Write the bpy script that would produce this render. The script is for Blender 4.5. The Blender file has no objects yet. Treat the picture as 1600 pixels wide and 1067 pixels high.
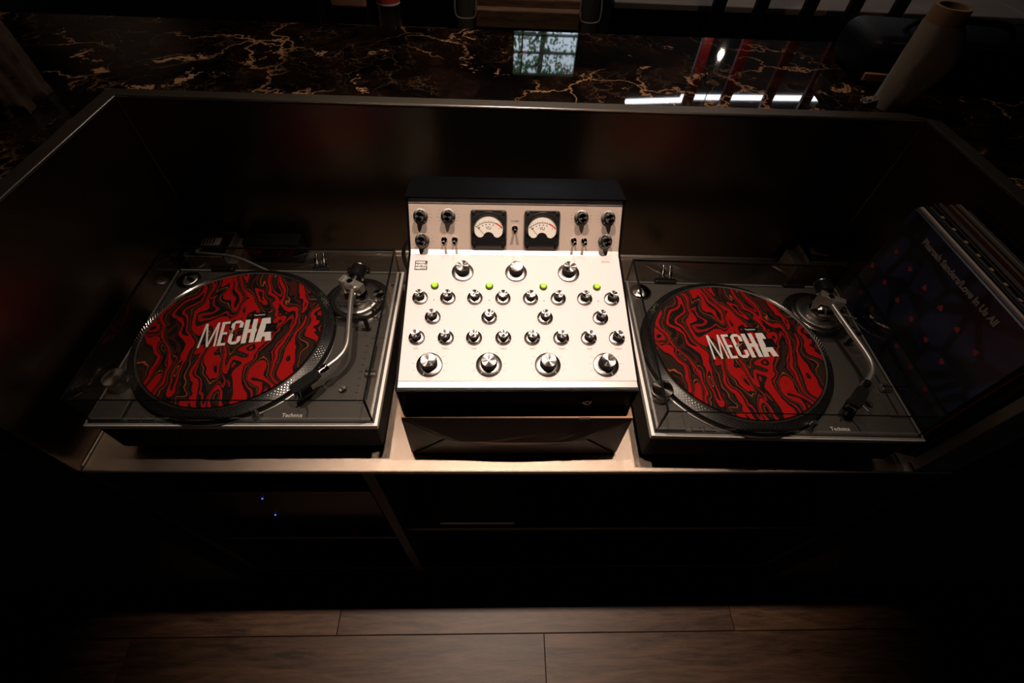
import bpy, bmesh, math, random
from mathutils import Vector, Matrix
random.seed(7)
PI = math.pi
S = bpy.context.scene
COL = S.collection
H = 0.88                       # height of the metal tray floor above the room floor

# ------------------------------------------------------------------ camera
F_PX, PITCH, YAW, ROLL = 722.587, 0.90764, -0.06104, 0.05947
cp = Vector((-0.03546, -0.5161, 0.7758 + H))
fw = Vector((-math.sin(YAW)*math.cos(PITCH), math.cos(YAW)*math.cos(PITCH), -math.sin(PITCH)))
rt = Vector((math.cos(YAW), math.sin(YAW), 0)); up = rt.cross(fw)
r2 = math.cos(ROLL)*rt + math.sin(ROLL)*up; u2 = -math.sin(ROLL)*rt + math.cos(ROLL)*up
cd = bpy.data.cameras.new('camera'); cam = bpy.data.objects.new('camera', cd); COL.objects.link(cam)
M = Matrix((r2, u2, -fw)).transposed().to_4x4(); M.translation = cp
cam.matrix_world = M
cd.sensor_width = 36; cd.lens = F_PX/1600*36; cd.clip_start = 0.02; cd.clip_end = 200
S.camera = cam

# ------------------------------------------------------------------ world, lights, exposure
w = bpy.data.worlds.new('world'); S.world = w; w.use_nodes = True
bg = w.node_tree.nodes['Background']; bg.inputs[0].default_value = (0.72, 0.86, 1.0, 1); bg.inputs[1].default_value = 3.2
S.view_settings.view_transform = 'Standard'; S.view_settings.look = 'None'
S.view_settings.exposure = 0.0; S.view_settings.gamma = 1.0; S.view_settings.use_curve_mapping = False

def spot(name, loc, tgt, power, ang, blend, color, rad):
    l = bpy.data.lights.new(name, 'SPOT'); l.energy = power; l.spot_size = math.radians(ang); l.spot_blend = blend
    l.color = color; l.shadow_soft_size = rad
    o = bpy.data.objects.new(name, l); COL.objects.link(o); o.location = loc
    o.rotation_euler = (Vector(tgt)-Vector(loc)).to_track_quat('-Z', 'Y').to_euler()
    return o
WARM = (1.0, 0.79, 0.655)
spot('ceiling_spot', (-0.27, -0.02, H+1.74), (-0.05, -0.06, H), 80, 51, 1.0, WARM, 0.018)
spot('ceiling_spot', (0.27, -0.02, H+1.74), (0.07, -0.06, H), 80, 51, 1.0, WARM, 0.018)
# wide, weak fill light added to brighten the marble, records and film roll
spot('added_fill_spot', (0.05, 0.75, H+1.78), (-0.05, 0.58, H+0.36), 23, 92, 1.0, WARM, 0.05)
spot('added_fill_spot', (-2.9, 2.6, H+1.78), (-3.1, 3.7, H+1.25), 10, 70, 1.0, WARM, 0.05)  # second added fill, lighting only the panel on the back wall

# ------------------------------------------------------------------ materials
def new_mat(name):
    m = bpy.data.materials.new(name); m.use_nodes = True
    nt = m.node_tree; b = nt.nodes['Principled BSDF']
    return m, nt, b
def mat(name, c, rough=0.5, metal=0.0, noise=0.0, nscale=40.0, bump=0.0, bscale=400.0, spec=0.5, emit=None, estr=0, aniso=0.0, coat=0.0, stretch=None):
    m, nt, b = new_mat(name)
    b.inputs['Base Color'].default_value = (*c, 1); b.inputs['Roughness'].default_value = rough
    b.inputs['Metallic'].default_value = metal; b.inputs['Specular IOR Level'].default_value = spec
    b.inputs['Coat Weight'].default_value = coat
    N = nt.nodes; L = nt.links
    tc = N.new('ShaderNodeTexCoord')
    src = tc.outputs['Object']
    if stretch:
        mp = N.new('ShaderNodeMapping'); mp.inputs['Scale'].default_value = stretch; L.new(src, mp.inputs[0]); src = mp.outputs[0]
    if noise > 0:
        n = N.new('ShaderNodeTexNoise'); n.inputs['Scale'].default_value = nscale; n.inputs['Detail'].default_value = 5; L.new(src, n.inputs[0])
        mx = N.new('ShaderNodeMixRGB'); mx.inputs[1].default_value = (*[x*(1-noise) for x in c], 1); mx.inputs[2].default_value = (*[min(1, x*(1+noise)) for x in c], 1)
        L.new(n.outputs[0], mx.inputs[0]); L.new(mx.outputs[0], b.inputs['Base Color'])
        mr = N.new('ShaderNodeMapRange'); mr.inputs[3].default_value = max(0.02, rough*(1-noise*0.5)); mr.inputs[4].default_value = min(1, rough*(1+noise*0.5))
        L.new(n.outputs[0], mr.inputs[0]); L.new(mr.outputs[0], b.inputs['Roughness'])
    if bump > 0:
        n2 = N.new('ShaderNodeTexNoise'); n2.inputs['Scale'].default_value = bscale; n2.inputs['Detail'].default_value = 3; L.new(src, n2.inputs[0])
        bp = N.new('ShaderNodeBump'); bp.inputs['Strength'].default_value = bump; bp.inputs['Distance'].default_value = 0.002
        L.new(n2.outputs[0], bp.inputs['Height']); L.new(bp.outputs[0], b.inputs['Normal'])
    if emit:
        b.inputs['Emission Color'].default_value = (*emit, 1); b.inputs['Emission Strength'].default_value = estr
    if aniso:
        b.inputs['Anisotropic'].default_value = aniso
        t = N.new('ShaderNodeTangent'); t.direction_type = 'RADIAL'; t.axis = 'Z'; L.new(t.outputs[0], b.inputs['Tangent'])
    return m
def ramp(nt, stops, interp='LINEAR'):
    r = nt.nodes.new('ShaderNodeValToRGB'); cr = r.color_ramp; cr.interpolation = interp
    while len(cr.elements) < len(stops): cr.elements.new(0.5)
    for e, (p, c) in zip(cr.elements, stops): e.position = p; e.color = (*c, 1)
    return r
def noise_node(nt, src, scale, detail=4, rough=0.5, dist=0):
    n = nt.nodes.new('ShaderNodeTexNoise'); n.inputs['Scale'].default_value = scale; n.inputs['Detail'].default_value = detail
    n.inputs['Roughness'].default_value = rough; n.inputs['Distortion'].default_value = dist
    if src: nt.links.new(src, n.inputs['Vector'])
    return n
def vmath(nt, op, a, bsock=None, val=None, scale=None):
    n = nt.nodes.new('ShaderNodeVectorMath'); n.operation = op
    nt.links.new(a, n.inputs[0])
    if bsock: nt.links.new(bsock, n.inputs[1])
    if val: n.inputs[1].default_value = val
    if scale is not None: n.inputs['Scale'].default_value = scale
    return n
def fmath(nt, op, a, b=None, v=None):
    n = nt.nodes.new('ShaderNodeMath'); n.operation = op
    nt.links.new(a, n.inputs[0])
    if b: nt.links.new(b, n.inputs[1])
    if v is not None: n.inputs[1].default_value = v
    return n
def mixc(nt, fac, a, b):
    n = nt.nodes.new('ShaderNodeMixRGB')
    for s, v in ((0, fac), (1, a), (2, b)):
        if isinstance(v, tuple): n.inputs[s].default_value = (*v, 1)
        else: nt.links.new(v, n.inputs[s])
    return n

def marble_mat():
    m, nt, b = new_mat('dark_marble'); L = nt.links
    tc = nt.nodes.new('ShaderNodeTexCoord'); P = tc.outputs['Object']
    w1 = noise_node(nt, P, 5, 6, 0.6); ws = vmath(nt, 'SUBTRACT', w1.outputs['Color'], val=(0.5, 0.5, 0.5))
    wp = vmath(nt, 'SCALE', ws.outputs[0], scale=0.28); q = vmath(nt, 'ADD', P, wp.outputs[0])
    out = None
    base = noise_node(nt, q.outputs[0], 7, 8, 0.65)
    r0 = ramp(nt, [(0.42, (0.0035, 0.0028, 0.0025)), (0.58, (0.016, 0.008, 0.005)), (0.72, (0.05, 0.024, 0.012))]); L.new(base.outputs[0], r0.inputs[0])
    col = r0.outputs[0]
    for sc, wdt, msc, lo, c in ((4.5, 0.018, 3.4, 0.48, (0.62, 0.33, 0.16)), (9, 0.012, 5.0, 0.52, (0.18, 0.10, 0.055)), (21, 0.035, 6.0, 0.50, (0.12, 0.07, 0.04))):
        v = nt.nodes.new('ShaderNodeTexVoronoi'); v.feature = 'DISTANCE_TO_EDGE'; v.inputs['Scale'].default_value = sc; L.new(q.outputs[0], v.inputs['Vector'])
        rr = ramp(nt, [(0.0, (1, 1, 1)), (wdt, (0, 0, 0))]); L.new(v.outputs['Distance'], rr.inputs[0])
        mk = noise_node(nt, P, msc, 3); rm = ramp(nt, [(lo, (0, 0, 0)), (lo+0.12, (1, 1, 1))]); L.new(mk.outputs[0], rm.inputs[0])
        f = fmath(nt, 'MULTIPLY', rr.outputs[0], rm.outputs[0])
        col = mixc(nt, f.outputs[0], col, c).outputs[0]
    pn = noise_node(nt, q.outputs[0], 11, 8, 0.66, 0.3); rp = ramp(nt, [(0.625, (0, 0, 0)), (0.64, (1, 1, 1))]); L.new(pn.outputs[0], rp.inputs[0])
    col = mixc(nt, rp.outputs[0], col, (0.58, 0.32, 0.17)).outputs[0]
    L.new(col, b.inputs['Base Color']); b.inputs['Roughness'].default_value = 0.025; b.inputs['Specular IOR Level'].default_value = 0.5
    return m

def slipmat_mat():
    m, nt, b = new_mat('red_swirl_felt'); L = nt.links
    tc = nt.nodes.new('ShaderNodeTexCoord')
    P = tc.outputs['Object']
    n1 = noise_node(nt, P, 6.5, 2, 0.5); s1 = vmath(nt, 'SUBTRACT', n1.outputs['Color'], val=(0.5, 0.5, 0.5)); s1 = vmath(nt, 'SCALE', s1.outputs[0], scale=0.16)
    q = vmath(nt, 'ADD', P, s1.outputs[0])
    n2 = noise_node(nt, q.outputs[0], 22, 2, 0.5); s2 = vmath(nt, 'SUBTRACT', n2.outputs['Color'], val=(0.5, 0.5, 0.5)); s2 = vmath(nt, 'SCALE', s2.outputs[0], scale=0.022)
    q2 = vmath(nt, 'ADD', q.outputs[0], s2.outputs[0])
    mp = nt.nodes.new('ShaderNodeMapping'); mp.inputs['Scale'].default_value = (1.0, 0.15, 1.0); mp.inputs['Rotation'].default_value = (0, 0, math.radians(12)); L.new(q2.outputs[0], mp.inputs[0])
    f = noise_node(nt, mp.outputs[0], 20, 1.5, 0.4)
    K = (0.004, 0.0025, 0.002); R = (0.38, 0.0015, 0.002); R2 = (0.27, 0.003, 0.004); D = (0.05, 0.006, 0.004); O = (0.40, 0.075, 0.012); G = (0.022, 0.010, 0.006)
    st = [(0.0, K), (0.27, R2), (0.287, K), (0.315, G), (0.335, O), (0.340, K), (0.365, R), (0.392, K), (0.412, D), (0.425, K), (0.440, O), (0.445, G), (0.465, K), (0.480, R2), (0.488, R), (0.528, K), (0.548, R2), (0.563, K), (0.585, G), (0.603, O), (0.608, K), (0.625, R), (0.662, R2), (0.672, K), (0.70, D), (0.72, R), (0.75, K)]
    rr = ramp(nt, st, 'CONSTANT'); L.new(f.outputs[0], rr.inputs[0])
    # speckle of orange ink
    sp = noise_node(nt, tc.outputs['Object'], 420, 2, 0.6); rs = ramp(nt, [(0.62, (0, 0, 0)), (0.68, (1, 1, 1))]); L.new(sp.outputs[0], rs.inputs[0])
    mk = noise_node(nt, tc.outputs['Object'], 8, 2); rk = ramp(nt, [(0.5, (0, 0, 0)), (0.62, (0.7, 0.7, 0.7))]); L.new(mk.outputs[0], rk.inputs[0])
    fm = fmath(nt, 'MULTIPLY', rs.outputs[0], rk.outputs[0])
    col = mixc(nt, fm.outputs[0], rr.outputs[0], (0.30, 0.05, 0.012))
    L.new(col.outputs[0], b.inputs['Base Color']); b.inputs['Roughness'].default_value = 0.75; b.inputs['Specular IOR Level'].default_value = 0.2
    return m

def wood_mat(name, c1, c2, rough=0.4, along=(1.2, 14, 14)):
    m, nt, b = new_mat(name); L = nt.links
    tc = nt.nodes.new('ShaderNodeTexCoord'); oi = nt.nodes.new('ShaderNodeObjectInfo')
    off = vmath(nt, 'SCALE', oi.outputs['Location'], scale=1.7); q0 = vmath(nt, 'ADD', tc.outputs['Object'], off.outputs[0])
    mp = nt.nodes.new('ShaderNodeMapping'); mp.inputs['Scale'].default_value = along; L.new(q0.outputs[0], mp.inputs[0])
    n = noise_node(nt, mp.outputs[0], 3.0, 8, 0.65, 1.2); n2 = noise_node(nt, mp.outputs[0], 14, 5, 0.7)
    a = fmath(nt, 'MULTIPLY', n2.outputs[0], v=0.45); a2 = fmath(nt, 'MULTIPLY', n.outputs[0], v=0.65); sm = fmath(nt, 'ADD', a.outputs[0], a2.outputs[0])
    rr = ramp(nt, [(0.36, c1), (0.72, c2)]); L.new(sm.outputs[0], rr.inputs[0])
    hv = nt.nodes.new('ShaderNodeHueSaturation'); mr = nt.nodes.new('ShaderNodeMapRange'); mr.inputs[3].default_value = 0.6; mr.inputs[4].default_value = 1.35
    L.new(oi.outputs['Random'], mr.inputs[0]); L.new(mr.outputs[0], hv.inputs['Value']); L.new(rr.outputs[0], hv.inputs['Color']); L.new(hv.outputs[0], b.inputs['Base Color'])
    b.inputs['Roughness'].default_value = rough
    bp = nt.nodes.new('ShaderNodeBump'); bp.inputs['Strength'].default_value = 0.25; bp.inputs['Distance'].default_value = 0.002; L.new(sm.outputs[0], bp.inputs['Height']); L.new(bp.outputs[0], b.inputs['Normal'])
    return m

def acrylic_mat(name, tint, refl=0.08):
    m = bpy.data.materials.new(name); m.use_nodes = True; nt = m.node_tree; nt.nodes.clear()
    out = nt.nodes.new('ShaderNodeOutputMaterial'); t = nt.nodes.new('ShaderNodeBsdfTransparent'); g = nt.nodes.new('ShaderNodeBsdfGlossy')
    n = nt.nodes.new('ShaderNodeTexNoise'); n.inputs['Scale'].default_value = 3; mr = nt.nodes.new('ShaderNodeMapRange'); mr.inputs[3].default_value = 0.01; mr.inputs[4].default_value = 0.04
    nt.links.new(n.outputs[0], mr.inputs[0]); nt.links.new(mr.outputs[0], g.inputs['Roughness'])
    t.inputs[0].default_value = (*tint, 1); g.inputs[0].default_value = (1, 1, 1, 1)
    fr = nt.nodes.new('ShaderNodeFresnel'); fr.inputs[0].default_value = 1.45
    ge = nt.nodes.new('ShaderNodeNewGeometry'); fo = nt.nodes.new('ShaderNodeMath'); fo.operation = 'SUBTRACT'; fo.inputs[0].default_value = 1; nt.links.new(ge.outputs['Backfacing'], fo.inputs[1])
    fm = nt.nodes.new('ShaderNodeMath'); fm.operation = 'MULTIPLY'; nt.links.new(fr.outputs[0], fm.inputs[0]); nt.links.new(fo.outputs[0], fm.inputs[1])
    mx = nt.nodes.new('ShaderNodeMixShader'); nt.links.new(fm.outputs[0], mx.inputs[0]); nt.links.new(t.outputs[0], mx.inputs[1]); nt.links.new(g.outputs[0], mx.inputs[2]); nt.links.new(mx.outputs[0], out.inputs[0])
    return m

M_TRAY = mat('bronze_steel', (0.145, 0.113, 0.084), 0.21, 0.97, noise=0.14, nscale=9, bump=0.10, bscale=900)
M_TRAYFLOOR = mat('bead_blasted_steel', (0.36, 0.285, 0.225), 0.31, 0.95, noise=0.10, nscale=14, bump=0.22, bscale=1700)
M_RIM = mat('bronze_steel_rim', (0.15, 0.125, 0.098), 0.50, 0.85, noise=0.1, nscale=30, bump=0.08, bscale=900)
M_MARBLE = marble_mat()
M_CAB = mat('black_laminate', (0.012, 0.011, 0.010), 0.45, noise=0.2, nscale=12)
M_SHELF = mat('dark_shelf_board', (0.05, 0.042, 0.034), 0.5, noise=0.2, nscale=14)
M_PLANK = wood_mat('brown_oak_plank', (0.018, 0.009, 0.005), (0.25, 0.128, 0.070), 0.45, (1.0, 9, 9))
M_FLOORBASE = mat('dark_subfloor', (0.03, 0.022, 0.017), 0.7, noise=0.2)
M_WALL = mat('dark_plaster', (0.007, 0.006, 0.0055), 0.8, noise=0.15, nscale=4)
M_CEIL = mat('black_ceiling', (0.02, 0.018, 0.016), 0.9, noise=0.1, nscale=4)
M_PANEL = mat('cream_panel', (0.64, 0.58, 0.572), 0.45, noise=0.02, nscale=300)
M_CHAMP = mat('champagne_panel', (0.52, 0.415, 0.345), 0.42, 0.12, noise=0.03, nscale=200)
M_BRIGHT = mat('bright_anodised_strip', (0.88, 0.82, 0.76), 0.34, 0.35, noise=0.06, nscale=20, stretch=(1, 60, 60))
M_ALU = mat('brushed_aluminium', (0.86, 0.83, 0.79), 0.28, 0.9, noise=0.08, nscale=20, stretch=(1, 60, 60))
M_WRINKLE = mat('black_wrinkle_paint', (0.003, 0.003, 0.0035), 0.25, bump=0.15, bscale=900, spec=0.03)
M_WRINKLELIP = mat('black_wrinkle_edge', (0.012, 0.012, 0.012), 0.22, bump=1.0, bscale=900, spec=1.0)
M_BLACK = mat('black_plastic', (0.010, 0.010, 0.010), 0.32, noise=0.1, nscale=60)
M_MATTE = mat('matt_black_rubber', (0.004, 0.004, 0.004), 0.6, noise=0.15, nscale=60, spec=0.15)
M_DECK = mat('graphite_deck', (0.088, 0.081, 0.072), 0.44, 0.35, noise=0.05, nscale=500)
M_TRIM = mat('silver_trim', (0.80, 0.76, 0.70), 0.40, 0.45, noise=0.05, nscale=60)
M_ARM = mat('satin_arm_metal', (0.74, 0.71, 0.67), 0.36, 0.9, noise=0.08, nscale=60)
M_CHROME = mat('polished_chrome', (0.80, 0.78, 0.75), 0.10, 1.0, noise=0.1, nscale=30)
M_STEEL = mat('satin_steel', (0.55, 0.52, 0.49), 0.28, 1.0, noise=0.1, nscale=60)
M_DARKSTEEL = mat('dark_satin_steel', (0.22, 0.21, 0.20), 0.30, 1.0, noise=0.1, nscale=60)
M_DOTMETAL = mat('dot_metal', (0.52, 0.50, 0.47), 0.15, 1.0, noise=0.1, nscale=60)
M_SPUN = mat('spun_aluminium', (0.36, 0.34, 0.32), 0.22, 1.0, aniso=0.92, noise=0.05, nscale=80)
M_SKIRT = mat('spun_skirt', (0.27, 0.25, 0.23), 0.30, 1.0, aniso=0.75, noise=0.05, nscale=80)
M_KNOB = mat('knob_dark_metal', (0.010, 0.009, 0.008), 0.45, 0.0, noise=0.1, nscale=80, spec=0.12)
M_INK = mat('dark_ink', (0.05, 0.045, 0.04), 0.6, noise=0.1)
M_GREYINK = mat('grey_ink', (0.36, 0.32, 0.29), 0.6, noise=0.1)
M_WHITEINK = mat('white_ink', (0.80, 0.77, 0.74), 0.6, noise=0.03)
M_REDINK = mat('red_ink', (0.62, 0.06, 0.05), 0.6, noise=0.05)
M_GREEN = mat('lit_green_cap', (0.25, 0.55, 0.02), 0.4, emit=(0.42, 0.82, 0.01), estr=0.62, noise=0.03)
M_GREENBASE = mat('green_bezel', (0.05, 0.09, 0.01), 0.4, noise=0.1)
M_METERFACE = mat('meter_face', (0.74, 0.68, 0.60), 0.6, noise=0.02)
M_GLASS = acrylic_mat('clear_glass', (0.97, 0.97, 0.97))
M_LID = acrylic_mat('smoked_acrylic', (0.86, 0.86, 0.85))
M_LIDEDGE = mat('acrylic_edge', (0.004, 0.0045, 0.005), 0.25, noise=0.1, spec=0.15)
M_SLIP = slipmat_mat()
M_KRAFT = mat('brown_kraft', (0.085, 0.043, 0.026), 0.45, noise=0.15, nscale=25, bump=0.15, bscale=60)
M_KRAFTIN = mat('kraft_edge', (0.48, 0.25, 0.13), 0.6, noise=0.1)
M_BLUELED = mat('blue_indicator', (0.02, 0.05, 0.6), 0.4, emit=(0.08, 0.16, 1.0), estr=2.2, noise=0.02)
M_CARD = mat('cardboard_core', (0.26, 0.15, 0.075), 0.75, noise=0.15, nscale=30)
M_FILM = mat('dusty_stretch_film', (0.30, 0.25, 0.185), 0.30, noise=0.2, nscale=14, bump=0.5, bscale=45, stretch=(1, 1, 0.35))
M_BARK = mat('rough_bark', (0.060, 0.032, 0.016), 0.8, noise=0.75, nscale=22, bump=1.0, bscale=40)
M_RUSTWOOD = wood_mat('old_brown_timber', (0.07, 0.036, 0.02), (0.36, 0.20, 0.11), 0.6, (2, 25, 25))
M_DARKWOOD = wood_mat('dark_timber', (0.012, 0.010, 0.007), (0.05, 0.04, 0.028), 0.6, (12, 12, 1.2))
M_CORD = mat('grey_cord', (0.15, 0.13, 0.11), 0.6, noise=0.15, nscale=80)
M_TAN = mat('tan_leather', (0.55, 0.27, 0.15), 0.55, noise=0.1, nscale=25)
M_REDPOST = mat('dark_red_enamel', (0.22, 0.012, 0.014), 0.28, noise=0.15, nscale=8)
M_OLDPANEL = wood_mat('grey_timber_panel', (0.06, 0.045, 0.03), (0.20, 0.16, 0.12), 0.6, (1.2, 12, 12))
M_PALE = mat('pale_stone', (0.70, 0.50, 0.41), 0.5, noise=0.1, nscale=6)
M_BAG = mat('black_nylon', (0.006, 0.006, 0.008), 0.55, noise=0.2, nscale=60, bump=0.3, bscale=300, spec=0.15)
M_TUBE = mat('lit_led_diffuser', (0.9, 0.9, 0.9), 0.4, emit=(0.93, 0.96, 1.0), estr=8, noise=0.01)
M_BULB = mat('lit_bulb', (0.9, 0.9, 0.9), 0.4, emit=(1.0, 0.86, 0.68), estr=150, noise=0.01)
M_LEAF = mat('green_leaf', (0.055, 0.16, 0.03), 0.5, noise=0.5, nscale=2)
M_TRUNK = mat('tree_bark', (0.03, 0.028, 0.022), 0.9, noise=0.4, nscale=12)
M_LAWN = mat('lawn', (0.07, 0.20, 0.03), 0.9, noise=0.4, nscale=3)
M_BOXMETAL = mat('grey_box_metal', (0.36, 0.30, 0.25), 0.42, 0.7, noise=0.1, nscale=30)
M_IVORY = mat('worn_ivory_plastic', (0.62, 0.52, 0.42), 0.5, noise=0.15, nscale=60)
M_PAPER = mat('off_white_paper', (0.62, 0.54, 0.44), 0.7, noise=0.05)

# ------------------------------------------------------------------ mesh helpers
def box(bm, c, s, bev=0.0, seg=1, rot=None):
    r = bmesh.ops.create_cube(bm, size=1.0)
    vs = r['verts']
    for v in vs: v.co = Vector((v.co.x*s[0], v.co.y*s[1], v.co.z*s[2]))
    if bev > 0:
        es = list({e for v in vs for e in v.link_edges})
        rb = bmesh.ops.bevel(bm, geom=es, offset=bev, segments=seg, affect='EDGES', profile=0.5)
        vs = list({v for f in rb['faces'] for v in f.verts} | {v for v in vs if v.is_valid})
    for v in vs:
        co = v.co
        if rot: co = rot @ co
        v.co = co + Vector(c)
    return vs
def lathe(bm, prof, seg=32, c=(0, 0, 0), axis=None):
    """prof: list of (r, z); r=0 closes"""
    rings = []
    for r, z in prof:
        if r < 1e-7: rings.append([bm.verts.new((0, 0, z))])
        else: rings.append([bm.verts.new((r*math.cos(2*PI*i/seg), r*math.sin(2*PI*i/seg), z)) for i in range(seg)])
    for a, b in zip(rings, rings[1:]):
        for i in range(seg):
            j = (i+1) % seg
            if len(a) == 1 and len(b) == 1: continue
            if len(a) == 1: bm.faces.new((a[0], b[i], b[j]))
            elif len(b) == 1: bm.faces.new((a[i], a[j], b[0]))
            else: bm.faces.new((a[i], a[j], b[j], b[i]))
    Q = Vector(axis).to_track_quat('Z', 'Y').to_matrix() if axis is not None else Matrix.Identity(3)
    vs = [v for r in rings for v in r]
    for v in vs: v.co = Q @ v.co + Vector(c)
    return vs
def smooth_path(pts, n=8):
    P = [Vector(p) for p in pts]; out = []
    for i in range(len(P)-1):
        p0 = P[max(i-1, 0)]; p1 = P[i]; p2 = P[i+1]; p3 = P[min(i+2, len(P)-1)]
        for k in range(n):
            t = k/n
            out.append(0.5*((2*p1)+(-p0+p2)*t+(2*p0-5*p1+4*p2-p3)*t*t+(-p0+3*p1-3*p2+p3)*t**3))
    out.append(P[-1]); return out
def tube(bm, pts, r, seg=10, cap=True):
    P = [Vector(p) for p in pts]; rings = []; up0 = None
    for i, p in enumerate(P):
        d = (P[min(i+1, len(P)-1)]-P[max(i-1, 0)]).normalized()
        if up0 is None:
            up0 = d.orthogonal().normalized()
        a = (up0 - d*up0.dot(d)).normalized(); b = d.cross(a); up0 = a
        rr = r[i] if isinstance(r, (list, tuple)) else r
        rings.append([bm.verts.new(p + rr*(math.cos(2*PI*k/seg)*a + math.sin(2*PI*k/seg)*b)) for k in range(seg)])
    for a, b in zip(rings, rings[1:]):
        for k in range(seg): bm.faces.new((a[k], a[(k+1) % seg], b[(k+1) % seg], b[k]))
    if cap:
        bm.faces.new(list(reversed(rings[0]))); bm.faces.new(rings[-1])
def prism(bm, poly, z0, z1, fn=None):
    """poly in 2D, extruded along third axis; fn maps (a,b,t)->xyz"""
    fn = fn or (lambda a, b, t: (a, b, t))
    A = [bm.verts.new(fn(a, b, z0)) for a, b in poly]; B = [bm.verts.new(fn(a, b, z1)) for a, b in poly]
    n = len(poly)
    bm.faces.new(list(reversed(A))); bm.faces.new(B)
    for i in range(n): bm.faces.new((A[i], A[(i+1) % n], B[(i+1) % n], B[i]))
def obj(name, bm, m, parent=None, loc=(0, 0, 0), rot=(0, 0, 0), smooth=False, ang=35):
    bmesh.ops.recalc_face_normals(bm, faces=bm.faces[:])
    me = bpy.data.meshes.new(name); bm.to_mesh(me); bm.free()
    me.materials.append(m)
    if smooth:
        me.polygons.foreach_set('use_smooth', [True]*len(me.polygons))
        try: me.set_sharp_from_angle(angle=math.radians(ang))
        except Exception: pass
    o = bpy.data.objects.new(name, me); COL.objects.link(o); o.location = loc; o.rotation_euler = rot
    if parent: o.parent = parent
    return o
def inst(src, name, parent, loc, rot=(0, 0, 0)):
    o = bpy.data.objects.new(name, src.data); COL.objects.link(o); o.location = loc; o.rotation_euler = rot; o.parent = parent
    return o
def B(): return bmesh.new()
def thing(name, label, cat, loc=(0, 0, 0), rz=0, group=None):
    o = bpy.data.objects.new(name, None); COL.objects.link(o); o.location = loc; o.rotation_euler = (0, 0, rz); o.empty_display_size = 0.02
    return tag(o, label, cat, group)
def tag(o, label, cat, group=None):
    o['label'] = label; o['category'] = cat
    if group: o['group'] = group
    return o
def struct(o): o['kind'] = 'structure'; return o
def bxo(name, c, s, m, parent=None, bev=0.0, seg=1, loc=(0, 0, 0), rot=(0, 0, 0)):
    bm = B(); box(bm, c, s, bev, seg); return obj(name, bm, m, parent, loc, rot)
def txt(name, s, size, m, parent, loc, rot=(0, 0, 0), offset=0.0, shear=0.0, sx=1.0, align='CENTER', ext=0.0001, spacing=1.0):
    cu = bpy.data.curves.new(name, 'FONT'); cu.body = s; cu.size = size; cu.offset = offset; cu.shear = shear; cu.align_x = align; cu.align_y = 'CENTER'
    cu.extrude = ext; cu.resolution_u = 3; cu.space_character = spacing
    t = bpy.data.objects.new(name, cu); COL.objects.link(t)
    me = bpy.data.meshes.new_from_object(t); bpy.data.objects.remove(t); bpy.data.curves.remove(cu)
    me.materials.clear(); me.materials.append(m); me.name = name
    for v in me.vertices: v.co.x *= sx
    o = bpy.data.objects.new(name, me); COL.objects.link(o); o.location = loc; o.rotation_euler = rot
    if parent: o.parent = parent
    return o
def copy_tree(o, parent=None):
    c = o.copy(); COL.objects.link(c); c.parent = parent
    for ch in list(o.children): copy_tree(ch, c)
    return c

# ================================================================== SETTING
X0, X1, Y0, Y1, ZC = -4.0, 5.0, -2.6, 3.7, H+1.86
fl = struct(bxo('floor', ((X0+X1)/2, (Y0+Y1)/2, -0.06), (X1-X0, Y1-Y0, 0.10), M_FLOORBASE))
rows = [(-0.892, 0.55), (-0.712, -0.15), (-0.532, 0.125), (-0.352, -0.50), (-0.172, 0.3)]
PL, PW = 1.22, 0.18
for y0, xj in rows:
    for k in range(-2, 2):
        xa = xj + k*PL
        bm = B(); box(bm, (0, 0, 0), (PL-0.002, PW-0.002, 0.012), 0.0008)
        obj('plank', bm, M_PLANK, fl, (xa+PL/2, y0+PW/2, -0.006+random.uniform(-0.0004, 0.0004)))
struct(bxo('ceiling', ((X0+X1)/2, (Y0+Y1)/2, ZC+0.05), (X1-X0+0.2, Y1-Y0+0.2, 0.10), M_CEIL))
ZM, HZ = (ZC)/2, ZC
struct(bxo('wall_left', (X0-0.05, (Y0+Y1)/2, ZM), (0.1, Y1-Y0, HZ), M_WALL))
struct(bxo('wall_right', (X1+0.05, (Y0+Y1)/2, ZM), (0.1, Y1-Y0, HZ), M_WALL))
struct(bxo('wall_front', ((X0+X1)/2, Y0-0.05, ZM), (X1-X0, 0.1, HZ), M_WALL))
# back wall with one window opening
WX0, WX1, WZ0, WZ1 = 0.07, 0.635, H+1.02, H+1.68
bm = B()
box(bm, ((X0+WX0)/2, Y1+0.06, ZM), (WX0-X0, 0.12, HZ)); box(bm, ((X1+WX1)/2, Y1+0.06, ZM), (X1-WX1, 0.12, HZ))
box(bm, ((WX0+WX1)/2, Y1+0.06, WZ0/2), (WX1-WX0, 0.12, WZ0)); box(bm, ((WX0+WX1)/2, Y1+0.06, (WZ1+ZC)/2), (WX1-WX0, 0.12, ZC-WZ1))
struct(obj('wall_back', bm, M_WALL))
win = bpy.data.objects.new('window_1', None); COL.objects.link(win); win.location = ((WX0+WX1)/2, Y1+0.05, WZ0); struct(win)
ww, wh = WX1-WX0, WZ1-WZ0
bm = B()
for s in (-1, 1): box(bm, (s*(ww/2-0.012), 0, wh/2), (0.024, 0.05, wh))
box(bm, (0, 0, 0.012), (ww, 0.05, 0.024)); box(bm, (0, 0, wh-0.012), (ww, 0.05, 0.024))
obj('window_frame', bm, M_BLACK, win)
for z in (0.34, 0.47): bxo('glazing_bar', (0, 0, z), (ww, 0.03, 0.012), M_BLACK, win)
bxo('glazing_bar', (-0.19, 0, wh/2), (0.012, 0.03, wh), M_BLACK, win)
bxo('pane', (0, 0.0, wh/2), (ww-0.03, 0.004, wh-0.03), M_GLASS, win)
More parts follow.
